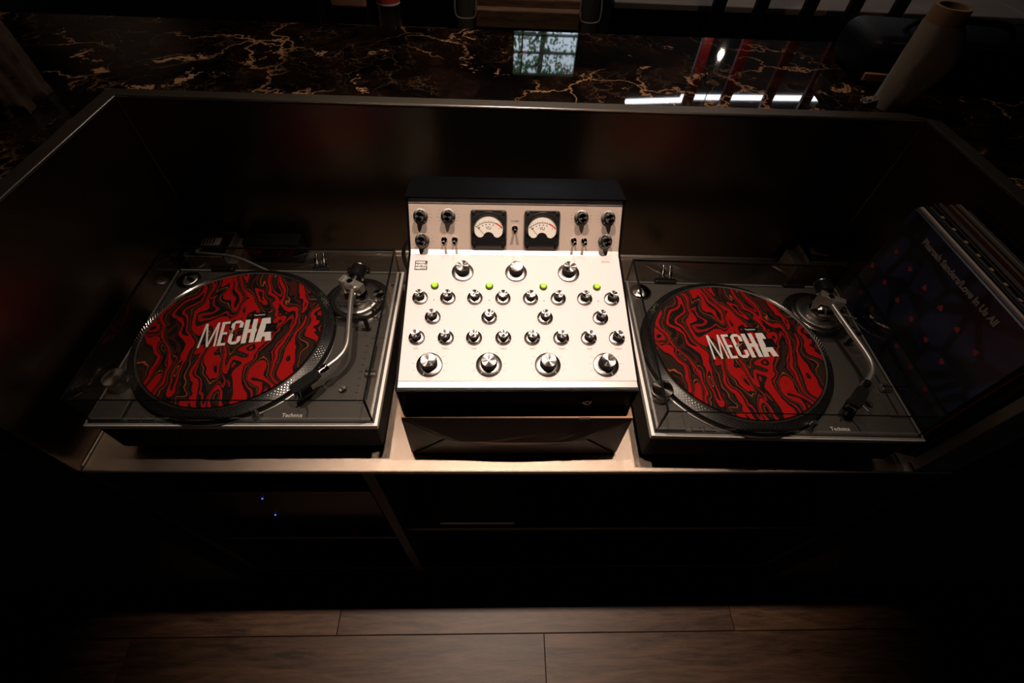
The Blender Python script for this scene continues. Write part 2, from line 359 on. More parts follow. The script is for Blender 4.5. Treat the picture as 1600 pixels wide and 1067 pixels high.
bxo('added_timber_panel', (-3.05, Y1-0.012, H+1.25), (1.3, 0.024, 1.15), M_OLDPANEL, bpy.data.objects['wall_back'], 0.004)  # panel added so the marble reflects a paler area at left
# the garden outside that window
lawn = struct(bxo('ground_outside', (1.0, 12.0, -0.1), (30, 16, 0.1), M_LAWN))
def tree(x, y, h, label):
    t = thing('garden_tree', label, 'tree', (x, y, -0.05), random.uniform(0, 6), 'trees outside the window')
    bm = B(); pts = smooth_path([(0, 0, 0), (0.06, 0.02, h*0.3), (-0.05, 0.05, h*0.6), (0.05, 0, h)], 5)
    tube(bm, pts, [0.11*(1-0.6*i/(len(pts)-1)) for i in range(len(pts))], 8)
    for k in range(9):
        a = k*2.3; z = h*(0.55+0.055*k)
        tube(bm, smooth_path([(0, 0, z), (0.25*math.cos(a), 0.25*math.sin(a), z+0.12), (0.6*math.cos(a), 0.6*math.sin(a), z+0.14)], 4), [0.05-0.004*i for i in range(9)], 6)
    obj('trunk', bm, M_TRUNK, t, smooth=True)
    bm = B()
    for k in range(4200):
        a = random.uniform(0, 2*PI); zz = random.uniform(0.0, 1.0); z = h*(0.70+0.45*zz); r = (0.45+0.25*math.sin(PI*zz))*math.sqrt(random.random())
        if zz < 0.35 and random.random() < 0.72: continue
        c = Vector((r*math.cos(a), r*math.sin(a), z)); d = Vector((random.gauss(0, 1), random.gauss(0, 1), random.gauss(0, 1))).normalized(); e = d.orthogonal().normalized()
        L_ = random.uniform(0.03, 0.065)
        bm.faces.new([bm.verts.new(c+d*L_), bm.verts.new(c+e*L_*0.5), bm.verts.new(c-d*L_), bm.verts.new(c-e*L_*0.5)])
    f = obj('foliage', bm, M_LEAF, t); f['kind'] = 'stuff'
tree(0.0, 8.0, 5.0, 'leafy green tree outside the window, left of the two nearest')
tree(1.65, 8.3, 5.1, 'leafy green tree outside the window, right of the two nearest')
tree(0.95, 11.4, 6.6, 'leafy green tree outside the window, standing farthest back')

# ================================================================== BAR COUNTER, CABINET, TRAY
TX0, TX1, TY0, TY1, TH = -0.732, 0.80, -0.2, 0.364, 0.36
RW = 0.026
bar = thing('bar_counter', 'black and gold veined marble bar counter wrapping around the metal tray', 'counter', (0, 0, 0))
def slab(x0, x1, y0, y1):
    bm = B(); box(bm, (0, 0, 0), (x1-x0, y1-y0, 0.03), 0.002)
    return obj('slab', bm, M_MARBLE, bar, ((x0+x1)/2, (y0+y1)/2, H+TH-0.018))
slab(-1.9, 2.2, TY1+RW, 0.765)
slab(-1.9, TX0-RW, -0.24, TY1+RW-0.001); slab(TX1+RW, 2.2, -0.24, TY1+RW-0.001)
bxo('front_panel', (0.15, 0.70, (H+0.32)/2), (4.0, 0.04, H+0.32), M_CAB, bar)
bxo('end_panel', ((-1.9+TX0-RW)/2-0.01, -0.2, (H+0.32)/2), (TX0-RW+1.9-0.02, 0.03, H+0.32), M_CAB, bar)
bxo('end_panel', ((2.2+TX1+RW)/2+0.01, -0.2, (H+0.32)/2), (2.2-TX1-RW-0.02, 0.03, H+0.32), M_CAB, bar)

cab = thing('media_cabinet', 'black open-front cabinet with shelves beneath the metal tray', 'cabinet', (0, 0, 0))
CB, CT = 0.06, H-0.03
bxo('side_panel', (-0.742, 0.08, (CB+CT)/2), (0.024, 0.54, CT-CB), M_CAB, cab)
bxo('side_panel', (0.812, 0.08, (CB+CT)/2), (0.024, 0.54, CT-CB), M_CAB, cab)
bxo('divider', (-0.262, 0.08, (CB+CT)/2), (0.022, 0.535, CT-CB), M_SHELF, cab)
bxo('back_panel', (0.035, 0.35, (CB+CT)/2), (1.53, 0.012, CT-CB), M_CAB, cab)
bxo('bottom_board', (0.035, 0.08, 0.09), (1.53, 0.53, 0.022), M_SHELF, cab)
bxo('shelf', (-0.502, 0.085, H-0.515), (0.456, 0.51, 0.018), M_SHELF, cab)
bxo('shelf', (0.2745, 0.085, H-0.442), (1.05, 0.51, 0.018), M_SHELF, cab)
bxo('plinth', (0.035, 0.10, 0.04), (1.53, 0.46, 0.076), M_CAB, cab)
bxo('top_rail', (0.035, -0.17, H-0.04), (1.53, 0.02, 0.03), M_CAB, cab)

tray = thing('metal_tray', 'bronze steel tray with tall back and sides set into the marble', 'tray', (0, 0, H))
bm = B(); box(bm, ((TX0+TX1)/2, (TY0+TY1)/2, -0.006), (TX1-TX0, TY1-TY0, 0.012), 0.0025, 2)
obj('tray_floor', bm, M_TRAYFLOOR, tray)
bxo('back_panel', ((TX0+TX1)/2, TY1+0.004, TH/2-0.002), (TX1-TX0, 0.008, TH-0.002), M_TRAY, tray)
bxo('side_panel', (TX0-0.004, (TY0+TY1)/2, TH/2-0.002), (0.008, TY1-TY0, TH-0.002), M_TRAY, tray)
bxo('side_panel', (TX1+0.004, (TY0+TY1)/2, TH/2-0.002), (0.008, TY1-TY0, TH-0.002), M_TRAY, tray)
bxo('front_return', (0.760, -0.190, TH/2-0.004), (0.078, 0.018, TH-0.02), M_RIM, tray, 0.001)
bm = B(); prism(bm, [(TX0, TY1), (TX1, TY1), (TX1+RW, TY1+RW), (TX0-RW, TY1+RW)], TH-0.004, TH+0.002); obj('rim', bm, M_RIM, tray)
bm = B(); prism(bm, [(TX0, TY1), (TX0-RW, TY1+RW), (TX0-RW, TY0), (TX0, TY0)], TH-0.004, TH+0.002); obj('rim', bm, M_RIM, tray)
bm = B(); prism(bm, [(TX1, TY1), (TX1+RW, TY1+RW), (TX1+RW, TY0), (TX1, TY0)], TH-0.004, TH+0.002); obj('rim', bm, M_RIM, tray)
for pa, pb_ in (((TX0, TY1, TH), (TX1, TY1, TH)), ((TX0, TY1, TH), (TX0, TY0, TH)), ((TX1, TY1, TH), (TX1, TY0, TH))):
    bm = B(); tube(bm, [Vector(pa)+Vector((0, 0, 0.0012)), Vector(pb_)+Vector((0, 0, 0.0012))], 0.0014, 8); obj('rim_highlight_bead', bm, M_STEEL, tray, smooth=True)  # bright steel bead added as the highlight along the rim's inner edge
for x in (TX0+0.001, TX1-0.001):
    bm = B(); tube(bm, [(x, TY1-0.001, 0.004), (x, TY1-0.001, TH-0.004)], 0.0009, 8); obj('weld_bead', bm, M_DARKSTEEL, tray, smooth=True)
bm = B(); tube(bm, [(TX0+0.002, TY1-0.002, 0.003), (TX1-0.002, TY1-0.002, 0.003)], 0.003, 8); obj('weld_bead', bm, M_STEEL, tray, smooth=True)
bm = B(); tube(bm, [(TX0+0.001, TY0+0.01, 0.0015), (TX0+0.001, TY1-0.01, 0.0015)], 0.0018, 8); obj('weld_bead', bm, M_STEEL, tray, smooth=True)

# ================================================================== TURNTABLE
W, D, ZP = 0.453, 0.353, 0.105
def build_turntable():
    t = thing('turntable', '', 'turntable', (0, 0, H))
    hx, hy = W/2, D/2
    def lp(x, y, z=0): return (x-hx, y-hy, z)
    bm = B(); box(bm, (0, 0, 0.055), (W-0.010, D-0.010, 0.080), 0.008, 2)
    obj('base', bm, M_MATTE, t)
    for sx in (-1, 1):
        for sy in (-1, 1):
            bm = B(); lathe(bm, [(0, 0), (0.024, 0), (0.026, 0.003), (0.026, 0.014), (0.020, 0.016), (0.0, 0.016)], 20)
            obj('foot', bm, M_BLACK, t, (sx*(hx-0.05), sy*(hy-0.05), 0), smooth=True)
    bm = B(); box(bm, (0, 0, ZP-0.0062), (W, D, 0.0115), 0.0012, 2); obj('trim', bm, M_TRIM, t)
    bm = B(); box(bm, (0, 0, ZP), (W-0.010, D-0.010, 0.002), 0.0006); obj('deck', bm, M_DECK, t)
    zt = ZP+0.001
    pc = (0.181, 0.169)
    # platter
    bm = B(); lathe(bm, [(0, -0.001), (0.168, -0.001), (0.1685, 0.001), (0.1682, 0.0128), (0.1678, 0.0133), (0.1545, 0.0185), (0.1535, 0.0192), (0.150, 0.0192), (0.150, 0.0180), (0, 0.0180)], 96)
    pl = obj('platter', bm, M_BLACK, t, lp(*pc, zt), smooth=True, ang=20)
    bm = B(); lathe(bm, [(0.1500, 0.0188), (0.1538, 0.0199), (0.1546, 0.0193), (0.1535, 0.0188)], 96); obj('platter_lip', bm, M_STEEL, pl, smooth=True)
    bm = B(); lathe(bm, [(0.1682, 0.0), (0.1712, 0.0), (0.1712, 0.0018), (0.1698, 0.0024), (0.1682, 0.0018)], 96); obj('platter_skirt', bm, M_DARKSTEEL, pl, smooth=True)
    bm = B()
    sl = Vector((0.1545-0.1678, 0.0185-0.0133)); nrm = Vector((0.0052, 0.0133)).normalized()
    for row in range(4):
        f = 0.14+row*0.235; r = 0.1678+sl.x*f; z = 0.0133+sl.y*f; n = 168
        q = 0.0013
        for k in range(n):
            a = 2*PI*(k+0.5*(row % 2))/n; ca, sa = math.cos(a), math.sin(a)
            rad = Vector((ca, sa, 0)); tan = Vector((-sa, ca, 0)); nn = rad*nrm.x+Vector((0, 0, nrm.y)); uu = rad*sl.normalized().x+Vector((0, 0, sl.normalized().y))
            c = rad*r+Vector((0, 0, z))
            ring = [bm.verts.new(c+q*(math.cos(j*PI/3)*tan+math.sin(j*PI/3)*uu)+nn*0.0001) for j in range(6)]
            top = [bm.verts.new(c+q*0.55*(math.cos(j*PI/3)*tan+math.sin(j*PI/3)*uu)+nn*0.0008) for j in range(6)]
            for j in range(6): bm.faces.new((ring[j], ring[(j+1) % 6], top[(j+1) % 6], top[j]))
            bm.faces.new(top)
    dd = obj('strobe_dots', bm, M_DOTMETAL, pl); dd['kind'] = 'stuff'
    bm = B(); lathe(bm, [(0.0036, 0.018), (0.0036, 0.030), (0.0025, 0.033), (0, 0.0335)], 16); obj('spindle', bm, M_CHROME, pl, smooth=True)
    # controls
    def lbl(s, x, y, size, z=zt+0.0003, m=M_INK, rot=0): return txt('lettering', s, size, m, t, lp(x, y, z), (0, 0, rot))
    bm = B(); box(bm, (0, 0, 0), (0.049, 0.035, 0.005), 0.001, 2); sb = obj('start_button', bm, M_DECK, t, lp(0.0315, 0.0265, zt+0.0022))
    bm = B()
    for s in (-1, 1): box(bm, (s*0.0258, 0, 0), (0.0012, 0.039, 0.001)); box(bm, (0, s*0.0188, 0), (0.052, 0.0012, 0.001))
    obj('button_gap', bm, M_BLACK, t, lp(0.0315, 0.0265, zt+0.0002))
    txt('lettering', 'START·STOP', 0.0052, M_INK, sb, (0, 0, 0.0026))
    for x, s in ((0.0755, '33'), (0.0965, '45')):
        bm = B(); box(bm, (0, 0, 0), (0.0185, 0.0085, 0.004), 0.0006); b_ = obj('speed_button', bm, M_DECK, t, lp(x, 0.0125, zt+0.0015))
        txt('lettering', s, 0.004, M_INK, b_, (-0.004, 0, 0.0021))
        bxo('indicator', (0.0045, 0, 0.0022), (0.005, 0.0015, 0.0006), M_BLACK, b_)
    # strobe housing with power dial
    bm = B(); lathe(bm, [(0.0165, 0), (0.0165, 0.016), (0.0155, 0.0175)], 36); 
    for v in bm.verts: pass
    sh = obj('strobe_housing', bm, M_STEEL, t, lp(0.0255, 0.0745, zt), smooth=True)
    bm = B(); lathe(bm, [(0.0172, 0.0165), (0.0178, 0.0175), (0.0178, 0.0235), (0.0168, 0.0245), (0.0150, 0.0245), (0.0148, 0.0240), (0, 0.0240)], 40); obj('power_dial', bm, M_SPUN, sh, smooth=True)
    bm = B(); box(bm, (0.0165, 0.004, 0.0085), (0.007, 0.010, 0.009), 0.001); obj('strobe_window', bm, M_BLACK, sh)
    # pop-up target light
    tl = obj('target_light', (lambda bm: (lathe(bm, [(0, 0), (0.0052, 0), (0.0052, 0.021), (0.0042, 0.023), (0, 0.023)], 20), bm)[1])(B()), M_STEEL, t, lp(0.262, 0.017, zt), smooth=True)
    bm = B(); lathe(bm, [(0.0055, 0.0), (0.0085, 0.0), (0.0085, 0.0012), (0.0055, 0.0012)], 24); obj('collar', bm, M_BLACK, tl, smooth=True)
    bxo('lens', (-0.004, 0.003, 0.017), (0.003, 0.003, 0.004), M_GLASS, tl)
    txt('lettering', 'Technics', 0.0095, M_WHITEINK, t, lp(0.316, 0.0178, zt+0.0003), offset=0.0001, sx=0.95)
    lbl('QUARTZ DIRECT DRIVE TURNTABLE SYSTEM', 0.328, 0.0095, 0.0036)
    # 45 adaptor in its well
    bm = B(); lathe(bm, [(0.0, 0.0003), (0.0215, 0.0003), (0.0225, 0.0012), (0.0215, 0.0018), (0.0195, 0.0018)], 40); aw = obj('adaptor_well', bm, M_BLACK, t, lp(0.0345, 0.3195, zt), smooth=True)
    bm = B(); lathe(bm, [(0.0187, 0.0006), (0.0187, 0.0035), (0.0165, 0.0050), (0.0040, 0.0085), (0.0036, 0.0070), (0, 0.0070)], 40); obj('centre_adaptor', bm, M_SPUN, aw, smooth=True)
    # tonearm base, rings, gimbal
    bx, by = 0.375, 0.265
    bm = B(); lathe(bm, [(0, 0), (0.0625, 0), (0.0625, 0.0015), (0.0575, 0.0022), (0.0565, 0.0012), (0.0520, 0.0012), (0.0500, 0.010), (0.0470, 0.012), (0.0430, 0.012), (0.0410, 0.009), (0.0, 0.009)], 64)
    tb = obj('tonearm_base', bm, M_DARKSTEEL, t, lp(bx, by, zt), smooth=True, ang=28)
    bm = B(); lathe(bm, [(0.0428, 0.0095), (0.0428, 0.0155), (0.0400, 0.0168), (0.0340, 0.0168), (0.0330, 0.0150), (0.0, 0.0150)], 64); obj('height_dial', bm, M_STEEL, tb, smooth=True, ang=28)
    bm = B(); lathe(bm, [(0.0628, 0.0), (0.0640, 0.0), (0.0640, 0.0022), (0.0628, 0.0022)], 64); obj('base_ring', bm, M_STEEL, tb, smooth=True)
    bm = B(); lathe(bm, [(0.0240, 0.014)]+[(0.0240*math.cos(a*PI/24), 0.016+0.021*math.sin(a*PI/24)) for a in range(0, 11)]+[(0, 0.037)], 40); obj('pivot_hub', bm, M_CHROME, tb, smooth=True, ang=28)
    bm = B(); prism(bm, [(-0.021, 0.000), (0.019, -0.017), (0.024, -0.007), (-0.012, 0.013)], 0.040, 0.058); prism(bm, [(-0.023, -0.001), (-0.016, -0.006), (-0.010, 0.012), (-0.015, 0.015)], 0.022, 0.0605); gb_ = obj('gimbal_block', bm, M_ARM, tb)
    bm = B(); lathe(bm, [(0.0, 0.0), (0.0058, 0.0), (0.0058, 0.0012), (0.0035, 0.0018), (0, 0.0014)], 20, (-0.002, -0.001, 0.058)); obj('gimbal_screw', bm, M_CHROME, tb, smooth=True)
    bm = B(); lathe(bm, [(0, 0), (0.0095, 0), (0.0105, 0.002), (0.0105, 0.011), (0.009, 0.0125), (0, 0.0125)], 28); obj('antiskate_dial', bm, M_SPUN, tb, (0.042, 0.004, 0.010), smooth=True)
    bm = B(); tube(bm, [(0.030, -0.018, 0.028), (0.050, -0.030, 0.030)], 0.002, 8); box(bm, (0.0, -0.026, 0.030), (0.052, 0.0045, 0.003), 0.0008); obj('cue_lift', bm, M_STEEL, tb)
    bm = B(); tube(bm, [(0.034, -0.030, 0.012), (0.046, -0.046, 0.022)], 0.0022, 8); obj('cue_lever', bm, M_BLACK, tb)
    # arm: counterweight, tube, collar, headshell
    zt0 = zt+0.046
    pv = Vector((bx, by, zt0))
    pts = [(0.377, by-0.012, zt0), (0.3800, 0.222, zt0), (0.3860, 0.176, zt0-0.001), (0.3905, 0.142, zt0-0.002), (0.3905, 0.122, zt0-0.003), (0.383, 0.103, zt0-0.004), (0.3655, 0.0835, zt0-0.006)]
    bm = B(); tube(bm, smooth_path([lp(*p) for p in pts], 7), 0.0047, 14); arm = obj('tonearm_tube', bm, M_ARM, t, smooth=True)
    d2 = Vector((-0.68, -0.73, -0.05)).normalized(); p2 = Vector(pts[-1])
    bm = B(); lathe(bm, [(0, -0.003), (0.0062, -0.003), (0.0072, -0.001), (0.0072, 0.007), (0.0058, 0.008), (0.0058, 0.012), (0, 0.012)], 20, lp(*p2), d2); obj('locking_collar', bm, M_CHROME, arm, smooth=True)
    hs = p2+d2*0.014; Rz = Matrix.Rotation(math.atan2(d2.y, d2.x)-PI/2, 3, 'Z')
    bm = B(); prism(bm, [(-0.0065, 0), (0.0065, 0), (0.0095, 0.010), (0.0095, 0.044), (0.0065, 0.048), (-0.0065, 0.048), (-0.0095, 0.044), (-0.0095, 0.010)], -0.003, 0.0045, lambda a, b, z: tuple(Vector(lp(*hs))+Rz @ Vector((a, b, z))))
    shl = obj('headshell', bm, M_BLACK, arm)
    bm = B(); box(bm, tuple(Vector(lp(*hs))+Rz @ Vector((0, 0.034, -0.0125))), (0.016, 0.026, 0.017), 0.002, 1, Rz); obj('cartridge', bm, M_MATTE, arm)
    bm = B(); box(bm, tuple(Vector(lp(*hs))+Rz @ Vector((0, 0.046, -0.008))), (0.014, 0.0015, 0.009), 0.0004, 1, Rz); obj('cartridge_clip', bm, M_CHROME, arm)
    bm = B(); box(bm, tuple(Vector(lp(*hs))+Rz @ Vector((0, 0.050, -0.018))), (0.003, 0.008, 0.002), 0.0004, 1, Rz); obj('stylus', bm, M_STEEL, arm)
    bm = B(); tube(bm, [tuple(Vector(lp(*hs))+Rz @ Vector(q)) for q in ((-0.009, 0.040, 0.003), (-0.020, 0.044, 0.003), (-0.026, 0.050, 0.006))], 0.0014, 8); obj('finger_lift', bm, M_DARKSTEEL, arm)
    bdir = Vector((-0.04, 1, 0)).normalized()
    bdir = Vector((0.10, 1, 0.02)).normalized()
    bm = B(); lathe(bm, [(0, 0), (0.0062, 0), (0.0062, 0.018), (0, 0.018)], 20, lp(bx+0.001, by+0.006, zt0), bdir); obj('rear_shaft', bm, M_STEEL, arm, smooth=True)
    bm = B(); lathe(bm, [(0, 0.014), (0.0120, 0.014), (0.0140, 0.016), (0.0140, 0.038), (0.0128, 0.041), (0.0070, 0.041), (0.0070, 0.0445), (0, 0.0445)], 36, lp(bx+0.001, by+0.006, zt0), bdir); obj('counterweight', bm, M_BLACK, arm, smooth=True)
    bm = B(); lathe(bm, [(0.0141, 0.0385), (0.0144, 0.040), (0.0134, 0.0418), (0.0105, 0.0418)], 36, lp(bx+0.001, by+0.006, zt0), bdir); obj('weight_dial', bm, M_STEEL, arm, smooth=True)
    bm = B(); lathe(bm, [(0, 0), (0.004, 0), (0.004, 0.032), (0, 0.032)], 14, lp(0.4065, 0.196, zt)); box(bm, lp(0.4035, 0.196, zt+0.034), (0.018, 0.008, 0.006), 0.001); obj('arm_rest', bm, M_BLACK, t)
    # pitch slider
    ps = obj('pitch_panel', (lambda bm: (box(bm, (0, 0, 0), (0.0300, 0.1240, 0.0012), 0.0004), bm)[1])(B()), M_DECK, t, lp(0.4285, 0.103, zt+0.0002))
    bm = B()
    for s in (-1, 1): box(bm, (s*0.0145, 0, 0.0008), (0.0010, 0.1235, 0.0008)); box(bm, (0, s*0.0615, 0.0008), (0.0300, 0.0010, 0.0008))
    obj('panel_outline', bm, M_STEEL, ps)
    bxo('slot', (0.0, 0, 0.0008), (0.0030, 0.112, 0.0008), M_BLACK, ps)
    bm = B(); box(bm, (0, -0.006, 0.006), (0.019, 0.013, 0.008), 0.0015, 2); fd = obj('pitch_fader', bm, M_STEEL, ps)
    bxo('fader_line', (0, -0.006, 0.0102), (0.0185, 0.004, 0.0008), M_BLACK, fd)
    bm = B()
    for k in range(9): box(bm, (-0.0185, -0.056+k*0.014, 0.0008), (0.0045 if k != 4 else 0.007, 0.0009, 0.0004))
    obj('pitch_scale', bm, M_INK, ps)
    bm = B(); lathe(bm, [(0, 0), (0.0070, 0), (0.0070, 0.0030), (0.0060, 0.0042), (0, 0.0036)], 28); obj('reset_button', bm, M_SPUN, t, lp(0.3865, 0.066, zt), smooth=True)
    lbl('RESET', 0.3865, 0.0545, 0.0036)
    bm = B(); box(bm, (0, 0, 0), (0.026, 0.0065, 0.001), 0.0003); bg_ = obj('nameplate', bm, M_STEEL, t, lp(0.4275, 0.179, zt+0.0003)); bxo('nameplate_field', (0, 0, 0.0006), (0.023, 0.0042, 0.0004), M_DECK, bg_)
    # dust cover: five panels of 3 mm smoked acrylic
    ins, LH, th = 0.0075, 0.0643, 0.003
    a, b = W/2-ins, D/2-ins
    lid = bpy.data.objects.new('dust_cover', None); COL.objects.link(lid); lid.parent = t; lid.location = (0, 0, zt); lid.empty_display_size = 0.02
    bxo('acrylic_panel', (0, 0, LH-th/2), (2*a, 2*b, th), M_LID, lid)
    for s in (-1, 1):
        bxo('acrylic_panel', (0, s*(b-th/2), (LH-th)/2), (2*a, th, LH-th-0.0004), M_LID, lid)
        bxo('acrylic_panel', (s*(a-th/2), 0, (LH-th)/2), (th, 2*b-2*th-0.0004, LH-th-0.0004), M_LID, lid)
    bm = B(); e = 0.0013
    for s in (-1, 1):
        for s2 in (-1, 1): box(bm, (s*(a-e), s2*(b-e), LH/2), (2*e, 2*e, LH))
        box(bm, (s*(a-e), 0, LH-e), (2.2*e, 2*b, 2.2*e)); 
    box(bm, (0, b-e, LH-e), (2*a, 2.2*e, 2.2*e)); box(bm, (0, -b+e*0.5, LH-e*0.5), (2*a, e, e))
    obj('cover_edge', bm, M_LIDEDGE, lid)
    for s in (-1, 1):
        bm = B(); box(bm, (s*0.135, b+0.004, 0.006), (0.045, 0.012, 0.045), 0.003, 2); obj('hinge', bm, M_BLACK, t, (0, 0, zt-0.02))
    return t
tt = build_turntable()
tt.location = (-0.4485, 0.0090, H); tt.rotation_euler.z = 0.0052
tt['label'] = 'turntable left of the mixer with clear dust cover closed'
tt['group'] = 'turntables either side of the mixer'
tt2 = copy_tree(tt)
tt2.location = (0.4485, -0.0090, H); tt2.rotation_euler.z = -0.0175
tt2['label'] = 'turntable right of the mixer beside the leaning record sleeves'

# slipmats
def ribbon_letter(polys, z=0.0):
    bm = B()
    for i, p in enumerate(polys): prism(bm, [(a*0.97, b) for a, b in p], 0, 0.0002+0.00005*i)
    return bm
def stroke(x0, y0, x1, y1, w):
    """bar with horizontal ends"""
    return [(x0-w/2, y0), (x0+w/2, y0), (x1+w/2, y1), (x1-w/2, y1)]
def rect(x0, y0, x1, y1): return [(x0, y0), (x1, y0), (x1, y1), (x0, y1)]
hh = 0.027
def mecha():
    L_ = {}
    w1 = 0.0032
    L_['M'] = [stroke(-0.0570, -hh, -0.0530, hh, w1), stroke(-0.0425, -hh, -0.0530+0.0008, hh, w1), stroke(-0.0425, -hh, -0.0320, hh, w1), stroke(-0.0300, -hh, -0.0320, hh, w1)]
    w2 = 0.0052
    L_['E'] = [rect(-0.0260, -hh, -0.0260+w2, hh), rect(-0.0260, -hh, -0.0125, -hh+w2), rect(-0.0260, -w2/2, -0.0135, w2/2), rect(-0.0260, hh-w2, -0.0125, hh)]
    w3 = 0.0062; c0, c1 = -0.0090, 0.0115; k = 0.006
    out = [(c1, 0.010), (c1, hh-k), (c1-k, hh), (c0+k, hh), (c0, hh-k), (c0, -hh+k), (c0+k, -hh), (c1-k, -hh), (c1, -hh+k), (c1, -0.010)]
    inn = [(c1-w3, -0.010), (c1-w3, -hh+w3), (c0+w3, -hh+w3), (c0+w3, hh-w3), (c1-w3, hh-w3), (c1-w3, 0.010)]
    L_['C'] = [out+inn]
    w4 = 0.0080
    L_['H'] = [rect(0.0140, -hh, 0.0140+w4, hh), rect(0.0275, -hh, 0.0275+w4, hh), rect(0.0140, -w4/2, 0.0365, w4/2)]
    w5 = 0.0105
    L_['A'] = [stroke(0.0425, -hh, 0.0480, hh, w5), stroke(0.0600, -hh, 0.0520, hh, w5), rect(0.0440, -0.0165, 0.0585, -0.0065)]
    return L_
def slipmat(tx, ang, label):
    base = tx.matrix_basis @ Vector((0.181-W/2, 0.169-D/2, ZP+0.001))
    t = thing('slipmat', label, 'slipmat', (base.x, base.y, base.z+0.0182), ang, 'slipmats on the turntables')
    bm = B(); lathe(bm, [(0.0037, 0.0), (0.1490, 0.0), (0.1490, 0.0028), (0.1484, 0.0031), (0.0037, 0.0031)], 96)
    obj('felt_disc', bm, M_SLIP, t)
    for n, polys in mecha().items():
        obj('letter', ribbon_letter(polys), M_WHITEINK, t, (0.003, 0.001, 0.0032))
    bm = B(); prism(bm, rect(0.0500, -0.0055, 0.0690, 0.0135), 0, 0.0006); obj('black_patch', bm, M_MATTE, t, (0.003, 0, 0.0034))
    bm = B(); prism(bm, rect(0.0250, 0.031, 0.0520, 0.043), 0, 0.0003); obj('maker_tag', bm, M_MATTE, t, (0, 0, 0.0032))
    txt('lettering', 'Technics', 0.0054, M_WHITEINK, t, (0.0385, 0.0368, 0.0036), offset=0.0001)
    return t
slipmat(tt, math.radians(9.0), 'red and black swirl slipmat lettered MECHA on the left turntable')
slipmat(tt2, math.radians(4.0), 'red and black swirl slipmat lettered MECHA on the right turntable')

# ================================================================== MIXER ON ITS WRAPPED BOX
A_ = Vector((-0.153, 0.203)); B_ = Vector((0.0845, 0.250)); C_ = Vector((0.1335, 0.325)); D_ = Vector((0.200, 0.3145))
RY, RZ = -0.03, 0.133
mx = thing('rotary_mixer', 'cream-fronted rotary mixer with two needle meters between the turntables', 'mixer', (-0.0005, RY, H+RZ), 0.011)
HW = 0.178
alp = math.atan2((B_-A_).y, (B_-A_).x); bet = math.atan2((C_-B_).y, (C_-B_).x)
LM, LU = (B_-A_).length, (C_-B_).length
def pan(x, s, h=0.0):
    p = A_+(B_-A_).normalized()*s; n = Vector((-math.sin(alp), math.cos(alp)))*h
    return Vector((x, p.x+n.x-RY, p.y+n.y-RZ))
def upp(x, s, h=0.0):
    p = B_+(C_-B_).normalized()*s; n = Vector((-math.sin(bet), math.cos(bet)))*h
    return Vector((x, p.x+n.x-RY, p.y+n.y-RZ))
off = 0.0025
prof = [(-0.152, 0.1335), (-0.1535, A_.y-off), (B_.x+0.001, B_.y-off), (C_.x+0.001, C_.y-0.0012), (D_.x, D_.y), (0.205, 0.30), (0.205, 0.1335)]
bm = B(); prism(bm, [(y-RY, z-RZ) for y, z in prof], -HW+0.002, HW-0.002, lambda a, b, t: (t, a, b))
obj('chassis', bm, M_WRINKLE, mx)
prof2 = [(-0.1535, 0.134), (-0.156, A_.y+0.0005), (B_.x-0.001, B_.y+0.001), (C_.x-0.002, C_.y+0.0018), (D_.x+0.002, D_.y+0.002), (0.207, 0.30), (0.207, 0.134)]
for s in (-1, 1):
    bm = B(); prism(bm, [(y-RY, z-RZ) for y, z in prof2], s*HW-0.0014, s*HW+0.0014, lambda a, b, t: (t, a, b)); obj('side_cheek', bm, M_WRINKLE, mx)
bm = B(); box(bm, (0, (C_.x+D_.x)/2-RY-0.002, (C_.y+D_.y)/2-RZ+0.0015), (2*HW+0.004, (D_-C_).length+0.010, 0.004), 0.0012, 2, Matrix.Rotation(math.atan2((D_-C_).y, (D_-C_).x), 3, 'X')); obj('top_cover', bm, M_WRINKLE, mx)
bm = B(); box(bm, (0, -0.1555-RY, A_.y-RZ-0.0035), (2*HW, 0.005, 0.006), 0.0015, 2); obj('front_lip', bm, M_WRINKLELIP, mx)
bxo('main_panel', (0, 0, 0), (2*HW-0.004, LM-0.010, 0.002), M_PANEL, mx, 0.0003, 1, pan(0, LM/2+0.004, -0.001), (alp, 0, 0))
bxo('front_strip', (0, 0, 0), (2*HW-0.004, 0.0105, 0.0022), M_ALU, mx, 0.0003, 1, pan(0, 0.0036, -0.0012), (alp-0.10, 0, 0))
bxo('bend_strip', (0, 0, 0), (2*HW-0.004, 0.0090, 0.002), M_ALU, mx, 0.0003, 1, pan(0, LM-0.0008, 0.0006), ((alp+bet)/2, 0, 0))
bxo('meter_panel', (0, 0, 0), (2*HW-0.004, LU-0.014, 0.002), M_CHAMP, mx, 0.0003, 1, upp(0, LU/2-0.0035, -0.001), (bet, 0, 0))
bxo('top_strip', (0, 0, 0), (2*HW-0.004, 0.0095, 0.0025), M_BRIGHT, mx, 0.0003, 1, upp(0, LU-0.0056, -0.0004), (bet-0.05, 0, 0))
bxo('shadow_gap', (0, 0, 0), (2*HW-0.004, 0.0016, 0.0024), M_BLACK, mx, 0, 1, upp(0, LU-0.0108, -0.0008), (bet, 0, 0))
